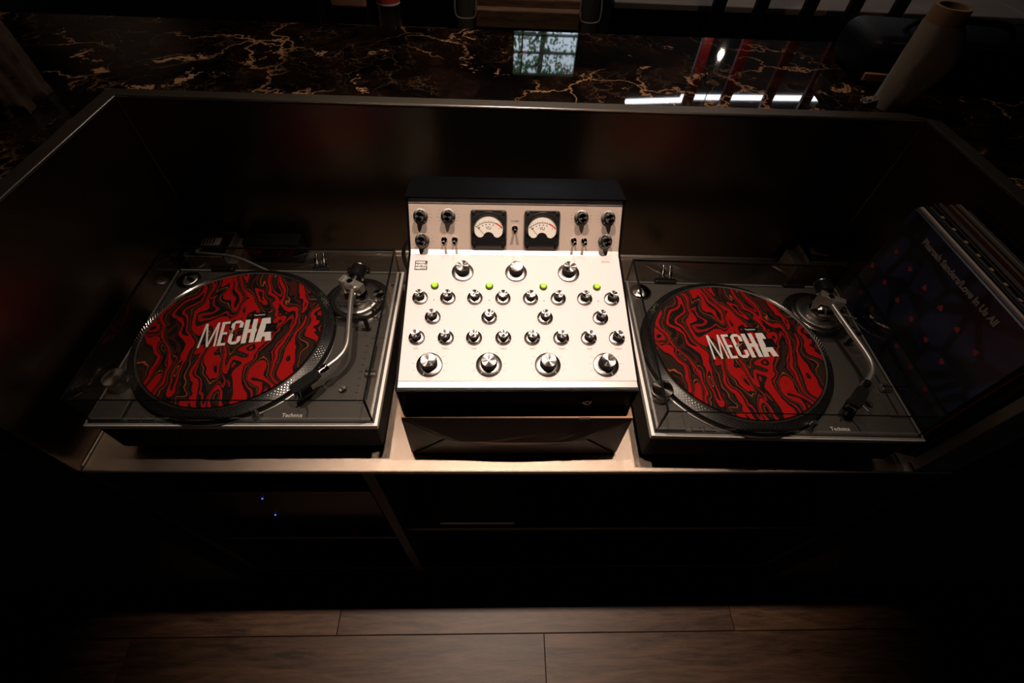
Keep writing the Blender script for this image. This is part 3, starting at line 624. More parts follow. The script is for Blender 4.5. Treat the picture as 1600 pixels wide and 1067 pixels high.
# knob prototypes
def knob_meshes(rs, rb, hgt, name):
    bm = B(); lathe(bm, [(0, 0), (rs, 0), (rs*1.0, 0.0018), (rs*0.97, 0.0027), (rb*1.08, 0.0042), (0, 0.0042)], 40); a = obj('rotary_knob', bm, M_SKIRT, None, smooth=True, ang=30)
    bm = B()
    # fluted grip
    n = 40; r0 = []
    for z, k in ((0.004, 1.0), (hgt-0.0022, 0.97), (hgt-0.0006, 0.93)):
        r0.append([bm.verts.new((rb*k*(1-(0.03 if i % 2 else 0))*math.cos(2*PI*i/n), rb*k*(1-(0.03 if i % 2 else 0))*math.sin(2*PI*i/n), z)) for i in range(n)])
    for p, q in zip(r0, r0[1:]):
        for i in range(n): bm.faces.new((p[i], p[(i+1) % n], q[(i+1) % n], q[i]))
    bm.faces.new(r0[-1]); b = obj('grip', bm, M_KNOB, None)
    bm = B(); lathe(bm, [(rb*0.90, hgt-0.0008), (rb*0.90, hgt+0.0004), (rb*0.86, hgt+0.0008), (0, hgt+0.0003)], 40); c = obj('knob_cap', bm, M_SPUN, None, smooth=True, ang=30)
    bm = B()
    for k in range(11):
        an = math.radians(225-27*k); rr0, rr1 = rb*1.12, rs*0.97
        d = Vector((math.cos(an), math.sin(an), 0)); p = Vector((-d.y, d.x, 0))*0.00028
        z0 = 0.0042-(rr0-rb*1.08)/(rs*0.97-rb*1.08)*0.0015+0.00018; z1 = 0.00285
        if k in (0, 5, 10): bm.faces.new([bm.verts.new(v) for v in (d*rr0+p+Vector((0, 0, z0)), d*rr1+p+Vector((0, 0, z1)), d*rr1-p+Vector((0, 0, z1)), d*rr0-p+Vector((0, 0, z0)))])
    e = obj('skirt_marks', bm, M_WHITEINK, None); e['kind'] = 'stuff'
    return [a, b, c, e]
def place_knob(proto, first, loc, rx, rz=0.0):
    a, b, c, e = proto
    if first: ka, kb, kc, ke = a, b, c, e
    else:
        ka = a.copy(); kb = b.copy(); kc = c.copy(); ke = e.copy()
        for q in (ka, kb, kc, ke): COL.objects.link(q)
    ka.parent = mx; ka.location = loc; ka.rotation_mode = 'XYZ'
    ka.rotation_euler = (Matrix.Rotation(rx, 3, 'X') @ Matrix.Rotation(rz, 3, 'Z')).to_euler()
    for q in (kb, kc, ke): q.parent = ka
xs8 = [-0.154, -0.110, -0.067, -0.0222, 0.0222, 0.067, 0.110, 0.154]; xs4 = [-0.132, -0.044, 0.044, 0.132]
small = knob_meshes(0.0124, 0.0076, 0.0150, 's'); big = knob_meshes(0.0194, 0.0125, 0.0170, 'b'); mid = knob_meshes(0.0180, 0.0117, 0.0185, 'm'); upk = knob_meshes(0.0120, 0.0078, 0.0170, 'u')
ticks = B()
def tickring(fn, x, s, r0, r1, n=11, span=270, wd=0.0003):
    for k in range(n):
        an = math.radians(90+span/2-span*k/(n-1)); c, sn = math.cos(an), math.sin(an)
        ticks.faces.new([ticks.verts.new(fn(x+c*r+p*sn*wd, s+sn*r-p*c*wd, 0.00035)) for r, p in ((r0, 1), (r1, 1), (r1, -1), (r0, -1))])
first = True
for x in xs8:
    for s in (0.0795, 0.151):
        place_knob(small, first, pan(x, s, 0.0), alp, random.uniform(-0.5, 0.5)); first = False
        tickring(pan, x, s, 0.0140, 0.0162, wd=0.00016)
for x in xs4: place_knob(small, False, pan(x, 0.1155, 0.0), alp, random.uniform(-0.6, 0.6)); tickring(pan, x, 0.1155, 0.0140, 0.0162, wd=0.00016)
for i, x in enumerate(xs4): place_knob(big, i == 0, pan(x, 0.0345, 0.0), alp, (0.35, 0.1, -0.1, -0.35)[i]); tickring(pan, x, 0.0345, 0.0215, 0.0262, 11, 280, 0.00018)
for i, x in enumerate((-0.088, 0.0, 0.0875)): place_knob(mid, i == 0, pan(x, 0.2015, 0.0), alp, (0.1, 0, -0.4)[i])
first = True
for x, s in ((-0.157, 0.0585), (-0.112, 0.0590), (-0.156, 0.0195), (0.1085, 0.0597), (0.1535, 0.0594), (0.1515, 0.0215)):
    place_knob(upk, first, upp(x, s, 0.0), bet, random.uniform(-0.2, 0.2)); first = False
    tickring(upp, x, s, 0.0140, 0.0180, 15, 270, 0.00022)
# pointer lines on the four upper-panel knobs come with the cap's spun glint; printed scales:
obj('dial_marks', ticks, M_GREYINK, mx)['kind'] = 'stuff'
# green lit push buttons
for x in xs4:
    bm = B(); lathe(bm, [(0, 0), (0.0062, 0), (0.0062, 0.0026), (0.0052, 0.0036), (0, 0.0036)], 28); gb = obj('push_button', bm, M_GREENBASE, mx, pan(x, 0.1735, 0.0), (alp, 0, 0), smooth=True, ang=30)
    bm = B(); lathe(bm, [(0.0044, 0.0034), (0.0044, 0.0060), (0.0038, 0.0066), (0, 0.0066)], 28); obj('lit_cap', bm, M_GREEN, gb, smooth=True, ang=30)
    bm = B(); lathe(bm, [(0, 0), (0.0012, 0), (0.0012, 0.0006), (0, 0.0006)], 12); obj('pilot_hole', bm, M_GREYINK, mx, pan(x, 0.1475, 0.0), (alp, 0, 0))
for x, s in zip(xs8, ['BASS', 'TREBLE']*4): txt('lettering', s, 0.0034, M_GREYINK, mx, pan(x, 0.0615, 0.0002), (alp, 0, 0))
for x, s in zip(xs4, ['CH A', 'CH B', 'CH C', 'CH D']): txt('lettering', s, 0.0036, M_GREYINK, mx, pan(x, 0.0128, 0.0002), (alp, 0, 0))
txt('lettering', 'RDM40', 0.0046, M_GREYINK, mx, pan(0.152, 0.2250, 0.0002), (alp, 0, 0))
lg = bxo('logo_plate', (0, 0, 0), (0.0205, 0.0185, 0.0003), M_INK, mx, 0, 1, pan(-0.157, 0.2145, 0.0002), (alp, 0, 0))
for k, s in enumerate(('VARIA', 'INSTRU', 'MENTS')): txt('lettering', s, 0.0055, M_WHITEINK, lg, (-0.0088, 0.0056-0.0056*k, 0.0002), (0, 0, 0), offset=0.00022, align='LEFT', sx=1.0)
# meters
def meter(x):
    w_, h_ = 0.0595, 0.0590
    bm = B(); box(bm, (0, 0, 0.004), (w_, h_, 0.008), 0.004, 2); me = obj('level_meter', bm, M_BLACK, mx, upp(x, 0.0405, 0.0), (bet, 0, 0), smooth=True, ang=40)
    pts = []
    for k in range(25):
        a = PI*(-0.14+1.28*k/24); pts.append((0.0238*math.cos(a), 0.0238*math.sin(a)-0.0005))
    def bottom(sx):
        q = []
        return q
    pl = pts[:]
    pl += [(-0.0170, -0.0145), (-0.0130, -0.0150), (-0.0100, -0.0135)]
    for k in range(9):
        a = PI*(0.92-0.84*k/8); pl.append((0.0095*math.cos(a), 0.0095*math.sin(a)-0.0155))
    pl += [(0.0100, -0.0135), (0.0130, -0.0150), (0.0170, -0.0145)]
    bm = B(); prism(bm, [(a, b+0.0005) for a, b in pl], 0, 0.0006); obj('dial_face', bm, M_METERFACE, me, (0, 0, 0.0078))
    bm = B(); n = 26; P4 = []
    for k in range(n):
        a = PI*(-0.10+1.20*k/(n-1)); c, sn = math.cos(a), math.sin(a)
        P4.append([bm.verts.new((rr*c, rr*sn, z)) for rr, z in ((0.0238, 0.0076), (0.0238, 0.0122), (0.0262, 0.0122), (0.0275, 0.0076))])
    for p_, q_ in zip(P4, P4[1:]):
        for j in range(3): bm.faces.new((p_[j], p_[j+1], q_[j+1], q_[j]))
    obj('dial_hood', bm, M_BLACK, me)
    bm = B(); c0 = Vector((0, -0.0175)); r = 0.0275
    def arc(a0, a1, r0, r1, n=14):
        for k in range(n):
            t0 = math.radians(a0+(a1-a0)*k/n); t1 = math.radians(a0+(a1-a0)*(k+1)/n)
            bm.faces.new([bm.verts.new((c0.x+rr*math.cos(t), c0.y+rr*math.sin(t), 0.00865)) for rr, t in ((r0, t0), (r1, t0), (r1, t1), (r0, t1))])
    arc(66, 135, r, r+0.0006)
    for k in range(10):
        t = 135-7.6*k; arc(t-0.6, t+0.6, r, r+(0.0030 if k % 2 == 0 else 0.002), 1)
    for k in range(5):
        t = 128-14*k; arc(t-1.6, t+1.6, r-0.0040, r-0.0022, 1)
    obj('scale', bm, M_INK, me)
    bm = B(); arc(40, 66, r, r+0.0022); obj('red_zone', bm, M_REDINK, me)
    bm = B(); t = math.radians(133); d = Vector((math.cos(t), math.sin(t), 0)); p = Vector((-d.y, d.x, 0))*0.00022; o0 = Vector((0, -0.0175, 0.0089))
    bm.faces.new([bm.verts.new(o0+d*0.012+p), bm.verts.new(o0+d*0.029+p), bm.verts.new(o0+d*0.029-p), bm.verts.new(o0+d*0.012-p)]); obj('needle', bm, M_INK, me)
    txt('lettering', 'VU', 0.0068, M_INK, me, (0, 0.0010, 0.0087))
    txt('lettering', '-20', 0.0030, M_INK, me, (-0.0165, 0.0005, 0.0087)); txt('lettering', '+', 0.0040, M_REDINK, me, (0.0170, 0.0005, 0.0087))
    bxo('window_bezel', (0, 0.0285, 0.0088), (w_-0.016, 0.0008, 0.0014), M_CHROME, me)
    for sx in (-1, 1):
        for sy in (-1, 1):
            bm = B(); lathe(bm, [(0, 0), (0.0024, 0), (0.0024, 0.0008), (0.0016, 0.0014), (0, 0.0012)], 14); obj('screw', bm, M_KNOB, me, (sx*0.0243, sy*0.0240, 0.008), smooth=True)
        bm = B(); box(bm, (sx*0.0235, -h_/2-0.001, 0.002), (0.0030, 0.004, 0.004), 0.0005); obj('lug', bm, M_KNOB, me)
meter(-0.0455); meter(0.0430)
for x, s in ((-0.1195, 0.0205), (-0.1020, 0.0207), (0.0980, 0.0218), (0.1155, 0.0216), (-0.0020, 0.0404)):
    bm = B(); lathe(bm, [(0, 0), (0.0056, 0), (0.0056, 0.0010), (0.0048, 0.0022), (0.0036, 0.0026), (0.0036, 0.0052), (0, 0.0052)], 24); ts = obj('toggle_switch', bm, M_CHROME, mx, upp(x, s, 0.0), (bet, 0, 0), smooth=True, ang=30)
    bm = B(); tube(bm, [(0, 0, 0.004), (0, -0.0012, 0.010), (0, -0.0030, 0.0175)], [0.0014, 0.0018, 0.0024], 12); obj('lever', bm, M_CHROME, ts, smooth=True)
txt('lettering', 'VU PGM', 0.0036, M_INK, mx, upp(-0.002, 0.0520, 0.0002), (bet, 0, 0))
# headphone socket on the front
bm = B(); lathe(bm, [(0.0032, 0.0), (0.0075, 0.0), (0.0075, 0.002), (0.0060, 0.0034), (0.0032, 0.0034), (0.0030, 0.0005), (0, 0.0005)], 28, (0, 0, 0), (0, -1, 0)); obj('headphone_socket', bm, M_CHROME, mx, (0.1072, -0.1528-RY, 0.1605-RZ), smooth=True)
for x in (-0.155, 0.155):
    bm = B(); lathe(bm, [(0, 0), (0.009, 0), (0.009, 0.0022), (0, 0.0022)], 16); obj('foot', bm, M_MATTE, mx, (x, -0.13-RY, -0.0012))

# wrapped box the mixer stands on
bxw, bz = 0.182, 0.1315
wb = thing('wrapped_box', 'dark brown paper-wrapped box with folded end flaps under the mixer', 'box', (0.002, 0, H), 0.003)
bm = B(); box(bm, (0, 0.017, bz/2), (2*bxw, 0.362, bz), 0.0012); obj('carton', bm, M_KRAFT, wb)
bm = B(); box(bm, (0, 0.017, bz+0.0004), (2*bxw, 0.364, 0.001), 0.0003); obj('top_sheet', bm, M_KRAFTIN, wb)
yf = -0.1645
def flap(poly, d0, d1, name, mat_=M_KRAFT):
    bm = B(); n = len(poly)
    A = [bm.verts.new((a, yf-dd, b)) for a, b, dd in poly]; Bv = [bm.verts.new((a, yf-dd-0.0012, b)) for a, b, dd in poly]
    bm.faces.new(A); bm.faces.new(list(reversed(Bv)))
    for i in range(n): bm.faces.new((A[i], A[(i+1) % n], Bv[(i+1) % n], Bv[i]))
    return obj(name, bm, mat_, wb)
zm = 0.064
cur = [(0.115-0.023*k, zm-0.006*math.sin(PI*k/10)*(1 if abs(0.115-0.023*k) < 0.08 else 0.4), 0.0058+0.005*math.sin(PI*k/10)) for k in range(11)]
flap([(-bxw, bz, 0.0), (bxw, bz, 0.0)]+cur, 0, 0, 'end_flap')
flap([(-0.115, zm+0.002, 0.003), (0.115, zm+0.002, 0.003), (bxw-0.004, 0.002, 0.0006), (-bxw+0.004, 0.002, 0.0006)], 0, 0, 'end_flap')
flap([(-bxw, bz-0.004, 0.0), (-0.122, zm, 0.002), (-bxw, 0.004, 0.0)], 0, 0, 'side_flap')
flap([(bxw, bz-0.004, 0.0), (bxw, 0.004, 0.0), (0.122, zm, 0.002)], 0, 0, 'side_flap')
bxo('sticky_tape', (0.105, yf-0.002, bz-0.002), (0.018, 0.003, 0.008), M_BLACK, wb)

# ================================================================== THINGS AT THE BACK OF THE TRAY
def outlet(x0, x1, y0, y1, h, side, label):
    t = thing('outlet_box', label, 'socket box', ((x0+x1)/2, (y0+y1)/2, H), 0, 'open socket boxes behind the turntables')
    a, b = (x1-x0)/2, (y1-y0)/2; th = 0.0022
    bm = B()
    for s in (-1, 1):
        box(bm, (s*(a-th/2), 0, h/2), (th, 2*b, h)); box(bm, (0, s*(b-th/2), h/2), (2*a-2*th, th, h))
    box(bm, (0, 0, 0.002), (2*a-2*th, 2*b-2*th, 0.003)); obj('casing', bm, M_BOXMETAL, t)
    bm = B(); e = 0.0028
    for s in (-1, 1):
        box(bm, (s*(a-e/2), 0, h+0.0008), (e, 2*b, 0.0016)); box(bm, (0, s*(b-e/2), h+0.0008), (2*a, e, 0.0016))
    obj('bright_edge', bm, M_ALU, t)
    bm = B(); box(bm, (side*(a+0.011), 0, h*0.36), (0.022, 2*b, h*0.72), 0.001); obj('step', bm, M_BOXMETAL, t)
    bm = B(); box(bm, (side*(a+0.0215), 0, h*0.72+0.0006), (0.003, 2*b, 0.0014)); obj('step_edge', bm, M_ALU, t)
    return t
ob1 = outlet(-0.724, -0.636, 0.268, 0.355, 0.060, 1, 'open grey socket box behind the left turntable')
ob2 = outlet(0.700, 0.795, 0.288, 0.352, 0.060, -1, 'open grey socket box behind the right turntable')
def plug(loc, rz, label, ribs):
    t = thing('power_plug', label, 'plug', loc, rz, 'plugs in the socket boxes')
    bm = B(); box(bm, (0, 0, 0.028), (0.052, 0.044, 0.050), 0.008, 3); obj('plug_body', bm, M_BLACK, t, smooth=True)
    bm = B(); box(bm, (-0.004, 0.004, 0.0545), (0.042, 0.024, 0.006), 0.002, 2); obj('ivory_cap', bm, M_IVORY, t)
    bm = B()
    if ribs:
        for k in range(4): box(bm, (-0.018+0.007*k, 0.004, 0.0582), (0.0022, 0.020, 0.0016))
    else: box(bm, (-0.002, 0.002, 0.0582), (0.024, 0.010, 0.0016))
    obj('cap_slots', bm, M_KNOB, t)
    return t
plug((-0.680, 0.318, H+0.0035), 0.05, 'black plug with ribbed ivory cap in the left socket box', True)
plug((0.745, 0.322, H+0.0035), -0.25, 'black plug with slotted ivory cap in the right socket box', False)
pb = thing('power_supply', 'flat black power supply against the tray back behind left turntable', 'power supply', (-0.555, 0.340, H))
bm = B(); box(bm, (0, 0, 0.029), (0.126, 0.040, 0.058), 0.003, 2); obj('housing', bm, M_MATTE, pb)
bm = B(); box(bm, (0.05, -0.0205, 0.02), (0.008, 0.002, 0.006), 0.0005); obj('indicator_cover', bm, M_BLACK, pb)
def cable(name, pts, r, m, label, group=None):
    bm = B(); tube(bm, smooth_path(pts, 8), r, 8); o = obj(name, bm, m, None, (0, 0, H), smooth=True)
    return tag(o, label, 'cable', group)
cable('power_cable', [(-0.688, 0.292, 0.066), (-0.69, 0.27, 0.072), (-0.655, 0.262, 0.076), (-0.60, 0.258, 0.070), (-0.54, 0.245, 0.045), (-0.47, 0.232, 0.012), (-0.42, 0.222, 0.0035), (-0.38, 0.225, 0.0035)], 0.0032, M_CORD, 'grey power cable arching from the left socket box to the tray floor')
cable('signal_cable', [(-0.225, 0.300, 0.0055), (-0.205, 0.322, 0.02), (-0.195, 0.315, 0.075), (-0.222, 0.300, 0.098), (-0.245, 0.290, 0.060), (-0.225, 0.262, 0.012), (-0.185, 0.250, 0.0055)], 0.0045, M_BLACK, 'black cable looped upright at the back left of the mixer')
cable('signal_cable', [(-0.33, 0.24, 0.004), (-0.29, 0.262, 0.004), (-0.24, 0.255, 0.004), (-0.215, 0.225, 0.004), (-0.195, 0.205, 0.004)], 0.0032, M_BLACK, 'thin black cable lying on the tray left of the mixer')
cable('signal_cable', [(0.195, 0.300, 0.004), (0.230, 0.290, 0.004), (0.265, 0.255, 0.004), (0.33, 0.24, 0.004), (0.42, 0.245, 0.004)], 0.0042, M_BLACK, 'black cable lying on the tray right of the mixer')

def connector(x, y, rz, label):
    t = thing('audio_connector', label, 'connector', (x, y, H), rz, 'chrome audio connectors behind the turntables')
    for s in (-1, 1):
        bm = B(); lathe(bm, [(0, 0), (0.0062, 0), (0.0066, 0.004), (0.0066, 0.020), (0.0045, 0.026), (0.0040, 0.036), (0, 0.036)], 20, (s*0.008, 0, 0.0075), (0, 0.92, 0.38)); obj('plug_barrel', bm, M_CHROME, t, smooth=True, ang=30)
    bm = B(); box(bm, (0, -0.006, 0.0075), (0.034, 0.014, 0.015), 0.003, 2); obj('socket_block', bm, M_BLACK, t)
connector(-0.446, 0.296, 0.2, 'pair of chrome audio plugs behind the left turntable')
connector(0.372, 0.276, -0.2, 'pair of chrome audio plugs behind the right turntable')

# ================================================================== RECORD SLEEVES
SL = 0.315
def dust_sleeve_mat(name, c, sp=None):
    return mat(name, c, 0.45, noise=0.2, nscale=20, bump=0.05, bscale=80, spec=0.2)
def blue_cover():
    m, nt, b = new_mat('blue_patterned_card'); L = nt.links
    tc = nt.nodes.new('ShaderNodeTexCoord')
    v = nt.nodes.new('ShaderNodeTexVoronoi'); v.feature = 'DISTANCE_TO_EDGE'; v.inputs['Scale'].default_value = 17; L.new(tc.outputs['Object'], v.inputs['Vector'])
    rr = ramp(nt, [(0.06, (0.003, 0.004, 0.008)), (0.14, (0.020, 0.027, 0.085))]); L.new(v.outputs['Distance'], rr.inputs[0])
    n = noise_node(nt, tc.outputs['Object'], 9, 4); r2_ = ramp(nt, [(0.4, (0.4, 0.4, 0.4)), (0.7, (1, 1, 1))]); L.new(n.outputs[0], r2_.inputs[0])
    mm = nt.nodes.new('ShaderNodeMixRGB'); mm.blend_type = 'MULTIPLY'; mm.inputs[0].default_value = 1; L.new(rr.outputs[0], mm.inputs[1]); L.new(r2_.outputs[0], mm.inputs[2])
    L.new(mm.outputs[0], b.inputs['Base Color']); b.inputs['Roughness'].default_value = 0.3
    return m
recs = [  # x, thickness, dy, dz, colour, label
    (0.7015, 0.0040, 0.000, 0.0, None, 'blue record sleeve with red spots, front of the leaning row'),
    (0.7068, 0.0030, 0.001, 0.001, (0.10, 0.10, 0.12), 'thin grey record sleeve second in the row, behind the spotted one'),
    (0.7110, 0.0026, -0.004, -0.003, (0.20, 0.015, 0.015), 'thin red record sleeve just behind the thin grey one'),
    (0.7165, 0.0050, 0.006, -0.001, (0.55, 0.37, 0.26), 'cream-edged record sleeve between the red and the dotted one'),
    (0.7260, 0.0110, 0.004, 0.002, (0.008, 0.009, 0.010), 'black box-set sleeve with a row of yellow dots along its spine'),
    (0.7360, 0.0045, -0.010, -0.004, (0.06, 0.05, 0.04), 'grey-brown record sleeve behind the dotted box set'),
    (0.7500, 0.0180, 0.014, 0.001, (0.022, 0.008, 0.006), 'thick dark brown record box in the row'),
    (0.7660, 0.0040, 0.008, 0.004, (0.14, 0.045, 0.03), 'thin rust-coloured record sleeve beside the thick brown box'),
    (0.7770, 0.0090, 0.006, 0.006, (0.09, 0.085, 0.035), 'olive green record sleeve near the tray wall'),
    (0.7890, 0.0060, -0.006, 0.003, (0.045, 0.007, 0.008), 'dark maroon record sleeve against the right tray wall')]
M_BLUECARD = blue_cover()
M_DOT = mat('yellow_print', (0.55, 0.42, 0.22), 0.5, noise=0.1)
M_CREAMTXT = mat('faded_cream_print', (0.20, 0.175, 0.145), 0.5, noise=0.1)
M_REDSPOT = mat('red_print', (0.24, 0.012, 0.012), 0.5, noise=0.2)
rec_group = 'record sleeves standing at the right end of the tray'
for i, (x, th, dy, dz, c, lab) in enumerate(recs):
    t = thing('record_sleeve', lab, 'record', (x, 0.0+dy, H), 0, rec_group)
    m_ = M_BLUECARD if c is None else dust_sleeve_mat('sleeve_card', c)
    hgt = SL-0.009+dz
    bm = B(); box(bm, (0, 0, hgt/2), (th, SL, hgt), min(0.0008, th*0.3)); sl = obj('card_sleeve', bm, m_, t)
    bm = B(); tube(bm, [(0, -SL/2+0.004, hgt-0.0002), (0, SL/2-0.004, hgt-0.0002)], th*0.28, 6); obj('open_edge', bm, M_PAPER if i == 3 else (M_CORD if i in (5, 8) else m_), t)
    if i == 0:
        xf = -th/2-0.0001
        txt('title_lettering', 'Pharoah Sanders/Love In Us All', 0.0148, M_CREAMTXT, t, (xf, 0.004, hgt-0.024), (PI/2, 0, -PI/2), offset=0.0006, sx=1.0)
        for r in range(4):
            for k in range(6):
                y = 0.125-0.046*k+(r % 2)*0.02; z = hgt-0.072-0.052*r
                bm = B(); pp = []
                for q in range(10):
                    a = 2*PI*q/10; rr_ = 0.0050*(1+0.25*math.sin(3*a+r+k)); pp.append((rr_*math.cos(a), rr_*math.sin(a)*0.85))
                prism(bm, pp, 0, 0.0002, lambda a, b, z_: (xf-z_, y-a, z+b)); obj('printed_spot', bm, M_REDSPOT, t)
    if i == 4:
        for k in range(9):
            bxo('printed_dot', (0.0, -0.135+0.032*k, hgt+0.0030), (0.0050, 0.0065, 0.0008), M_DOT, t)

# ================================================================== IN THE CABINET
amp = thing('amplifier', 'black amplifier with two blue lights on the left cabinet shelf', 'amplifier', (-0.52, 0.05, H-0.506))
bm = B(); box(bm, (0, 0, 0.125), (0.40, 0.36, 0.23), 0.004, 2); obj('housing', bm, M_BLACK, amp)
bm = B(); box(bm, (0, -0.184, 0.125), (0.42, 0.008, 0.235), 0.002); fp = obj('face_plate', bm, M_BLACK, amp)
for x, z in ((-0.047, 0.197), (-0.060, 0.079)):
    bm = B(); lathe(bm, [(0.0021, 0), (0.0018, 0.0012), (0, 0.0018)], 12, (x, -0.188, z), (0, -1, 0)); obj('indicator_light', bm, M_BLUELED, fp)
for x in (-0.17, 0.17):
    for y in (-0.14, 0.14):
        bm = B(); lathe(bm, [(0, 0), (0.014, 0), (0.014, 0.0105), (0, 0.0105)], 16); obj('foot', bm, M_MATTE, amp, (x, y, 0))
pd = thing('paper_pad', 'off-white paper pad lying on the middle cabinet shelf', 'paper pad', (-0.075, -0.105, H-0.4328))
bm = B(); box(bm, (0, 0, 0.006), (0.19, 0.12, 0.012), 0.001); obj('backing_board', bm, M_SHELF, pd)
bm = B(); box(bm, (0.002, -0.002, 0.020), (0.185, 0.115, 0.016), 0.001); obj('sheets', bm, M_PAPER, pd)
tr = thing('tape_roll', 'small roll of tape beside the paper pad on the shelf', 'tape', (0.065, -0.135, H-0.4328))
bm = B(); lathe(bm, [(0.015, 0), (0.027, 0), (0.027, 0.018), (0.015, 0.018), (0.015, 0)], 28); obj('tape', bm, M_MATTE, tr, smooth=True, ang=30)
bm = B(); lathe(bm, [(0.0135, 0), (0.0149, 0), (0.0149, 0.0185), (0.0135, 0.0185), (0.0135, 0)], 28); obj('core', bm, M_PAPER, tr, smooth=True, ang=30)

# ================================================================== ON AND BEYOND THE MARBLE
ZMB = H+TH-0.003
rl = thing('film_roll', 'dusty roll of stretch film on a cardboard core standing on marble', 'film roll', (0.757, 0.428, ZMB))
bm = B(); lathe(bm, [(0.0225, 0), (0.0300, 0), (0.0305, 0.01), (0.0305, 0.172), (0.0225, 0.172), (0.0225, 0)], 40); obj('cardboard_core', bm, M_CARD, rl, smooth=True, ang=30)
bm = B(); n = 40; rings = []
for zi in range(15):
    z = 0.001+0.147*zi/14; ring = []
    for k in range(n):
        a = 2*PI*k/n; bul = max(0, math.cos(a+0.25))**3*0.036*math.sin(PI*min(1, (0.05+0.93*zi/14)**1.5))
        ring.append(bm.verts.new(((0.0318+bul+0.0005*math.sin(5*a+zi))*math.cos(a), (0.0318+bul*0.6+0.0005*math.sin(7*a-zi))*math.sin(a), z)))
    rings.append(ring)
for p, q in zip(rings, rings[1:]):
    for k in range(n): bm.faces.new((p[k], p[(k+1) % n], q[(k+1) % n], q[k]))
obj('stretch_film', bm, M_FILM, rl, smooth=True, ang=60)
bm = B(); bmesh.ops.create_icosphere(bm, subdivisions=3, radius=0.014)
for v in bm.verts: v.co = Vector((v.co.x*1.2, v.co.y*0.7, v.co.z*0.6))*(1+0.25*math.sin(v.co.x*900+v.co.z*700)*math.cos(v.co.y*800))+Vector((-0.044, 0.0, 0.008))
obj('crumpled_film', bm, M_FILM, rl, smooth=True, ang=60)

bg1 = thing('soft_bag', 'black padded bag lying on the marble behind the film roll', 'bag', (0.93, 0.58, ZMB), -0.10)
bm = B(); box(bm, (0, 0, 0.045), (0.40, 0.17, 0.088), 0.03, 4); obj('bag_body', bm, M_BAG, bg1, smooth=True, ang=60)
bm = B(); tube(bm, smooth_path([(-0.19, -0.07, 0.078), (-0.06, -0.082, 0.086), (0.08, -0.082, 0.086), (0.19, -0.07, 0.078)], 6), 0.0022, 8); obj('zip', bm, M_STEEL, bg1, smooth=True)
bm = B(); tube(bm, smooth_path([(-0.12, -0.02, 0.088), (-0.09, -0.02, 0.108), (0.06, -0.02, 0.110), (0.10, -0.02, 0.088)], 6), 0.006, 8); obj('handle', bm, M_BAG, bg1, smooth=True)
bm = B(); box(bm, (-0.165, -0.088, 0.022), (0.05, 0.006, 0.016), 0.002); obj('tan_strip', bm, M_TAN, bg1)  # small tan strip on the front of the bag

lgk = thing('bark_log', 'rough brown bark-covered log standing on the marble left of tray', 'log', (-0.925, 0.330, ZMB))
bm = B(); n = 72; rings = []
for zi in range(60):
    z = 0.001+0.34*zi/59; ring = []
    for k in range(n):
        a = 2*PI*k/n; r = 0.088+0.0035*math.sin(9*a+1.3*math.sin(zi*0.12))+0.003*math.sin(23*a-1.1*math.sin(zi*0.2))+random.uniform(-0.0008, 0.0008)+(0.005*math.sin(13*a) if zi < 3 else 0)
        ring.append(bm.verts.new((r*math.cos(a), r*0.9*math.sin(a), z)))
    rings.append(ring)
for p, q in zip(rings, rings[1:]):
    for k in range(n): bm.faces.new((p[k], p[(k+1) % n], q[(k+1) % n], q[k]))
bm.faces.new(list(reversed(rings[0])))
obj('bark', bm, M_BARK, lgk, smooth=True, ang=70)
bm = B(); lathe(bm, [(0.084, 0.338), (0.082, 0.342), (0.05, 0.343), (0, 0.342)], 40)
for v in bm.verts: v.co.y *= 0.9
obj('cut_face', bm, M_RUSTWOOD, lgk)

# rustic bar chair tucked against the far edge
ch = thing('bar_chair', 'rustic timber bar chair with corded posts beyond the marble edge', 'chair', (0.047, 1.045, -0.052))
for s in (-1, 1):
    bm = B(); lathe(bm, [(0, 0.052), (0.022, 0.052), (0.024, 0.5), (0.024, H+0.44), (0.018, H+0.452), (0, H+0.455)], 20); obj('front_post', bm, M_DARKWOOD, ch, (s*0.172, -0.04, 0), smooth=True, ang=40)
    bm = B(); lathe(bm, [(0, 0.052), (0.022, 0.052), (0.024, 0.5), (0.022, 1.35), (0, 1.36)], 20); obj('rear_post', bm, M_DARKWOOD, ch, (s*0.172, 0.34, 0), smooth=True, ang=40)
    bm = B(); tube(bm, smooth_path([(s*0.172-0.027, -0.05, H+0.43), (s*0.172-0.029, -0.066, H+0.385), (s*0.172-0.02, -0.07, H+0.366), (s*0.172+0.02, -0.07, H+0.366), (s*0.172+0.029, -0.066, H+0.385), (s*0.172+0.027, -0.05, H+0.43)], 6), 0.0026, 8); obj('cord_loop', bm, M_CORD, ch, smooth=True)
    bxo('side_rail', (s*0.172, 0.15, H+0.33), (0.028, 0.34, 0.03), M_DARKWOOD, ch, 0.003)
bm = B(); box(bm, (0, 0, 0), (0.300, 0.030, 0.046), 0.004, 2); obj('front_rail', bm, M_RUSTWOOD, ch, (0, -0.045, H+0.362))
bm = B(); box(bm, (0, 0, 0), (0.300, 0.034, 0.024), 0.004, 2); obj('upper_rail', bm, M_RUSTWOOD, ch, (0, -0.012, H+0.392))
bxo('seat', (0, 0.16, H+0.352), (0.310, 0.30, 0.02), M_DARKWOOD, ch, 0.004)
bxo('foot_rail', (0, -0.04, 0.45), (0.31, 0.022, 0.03), M_DARKWOOD, ch, 0.004)

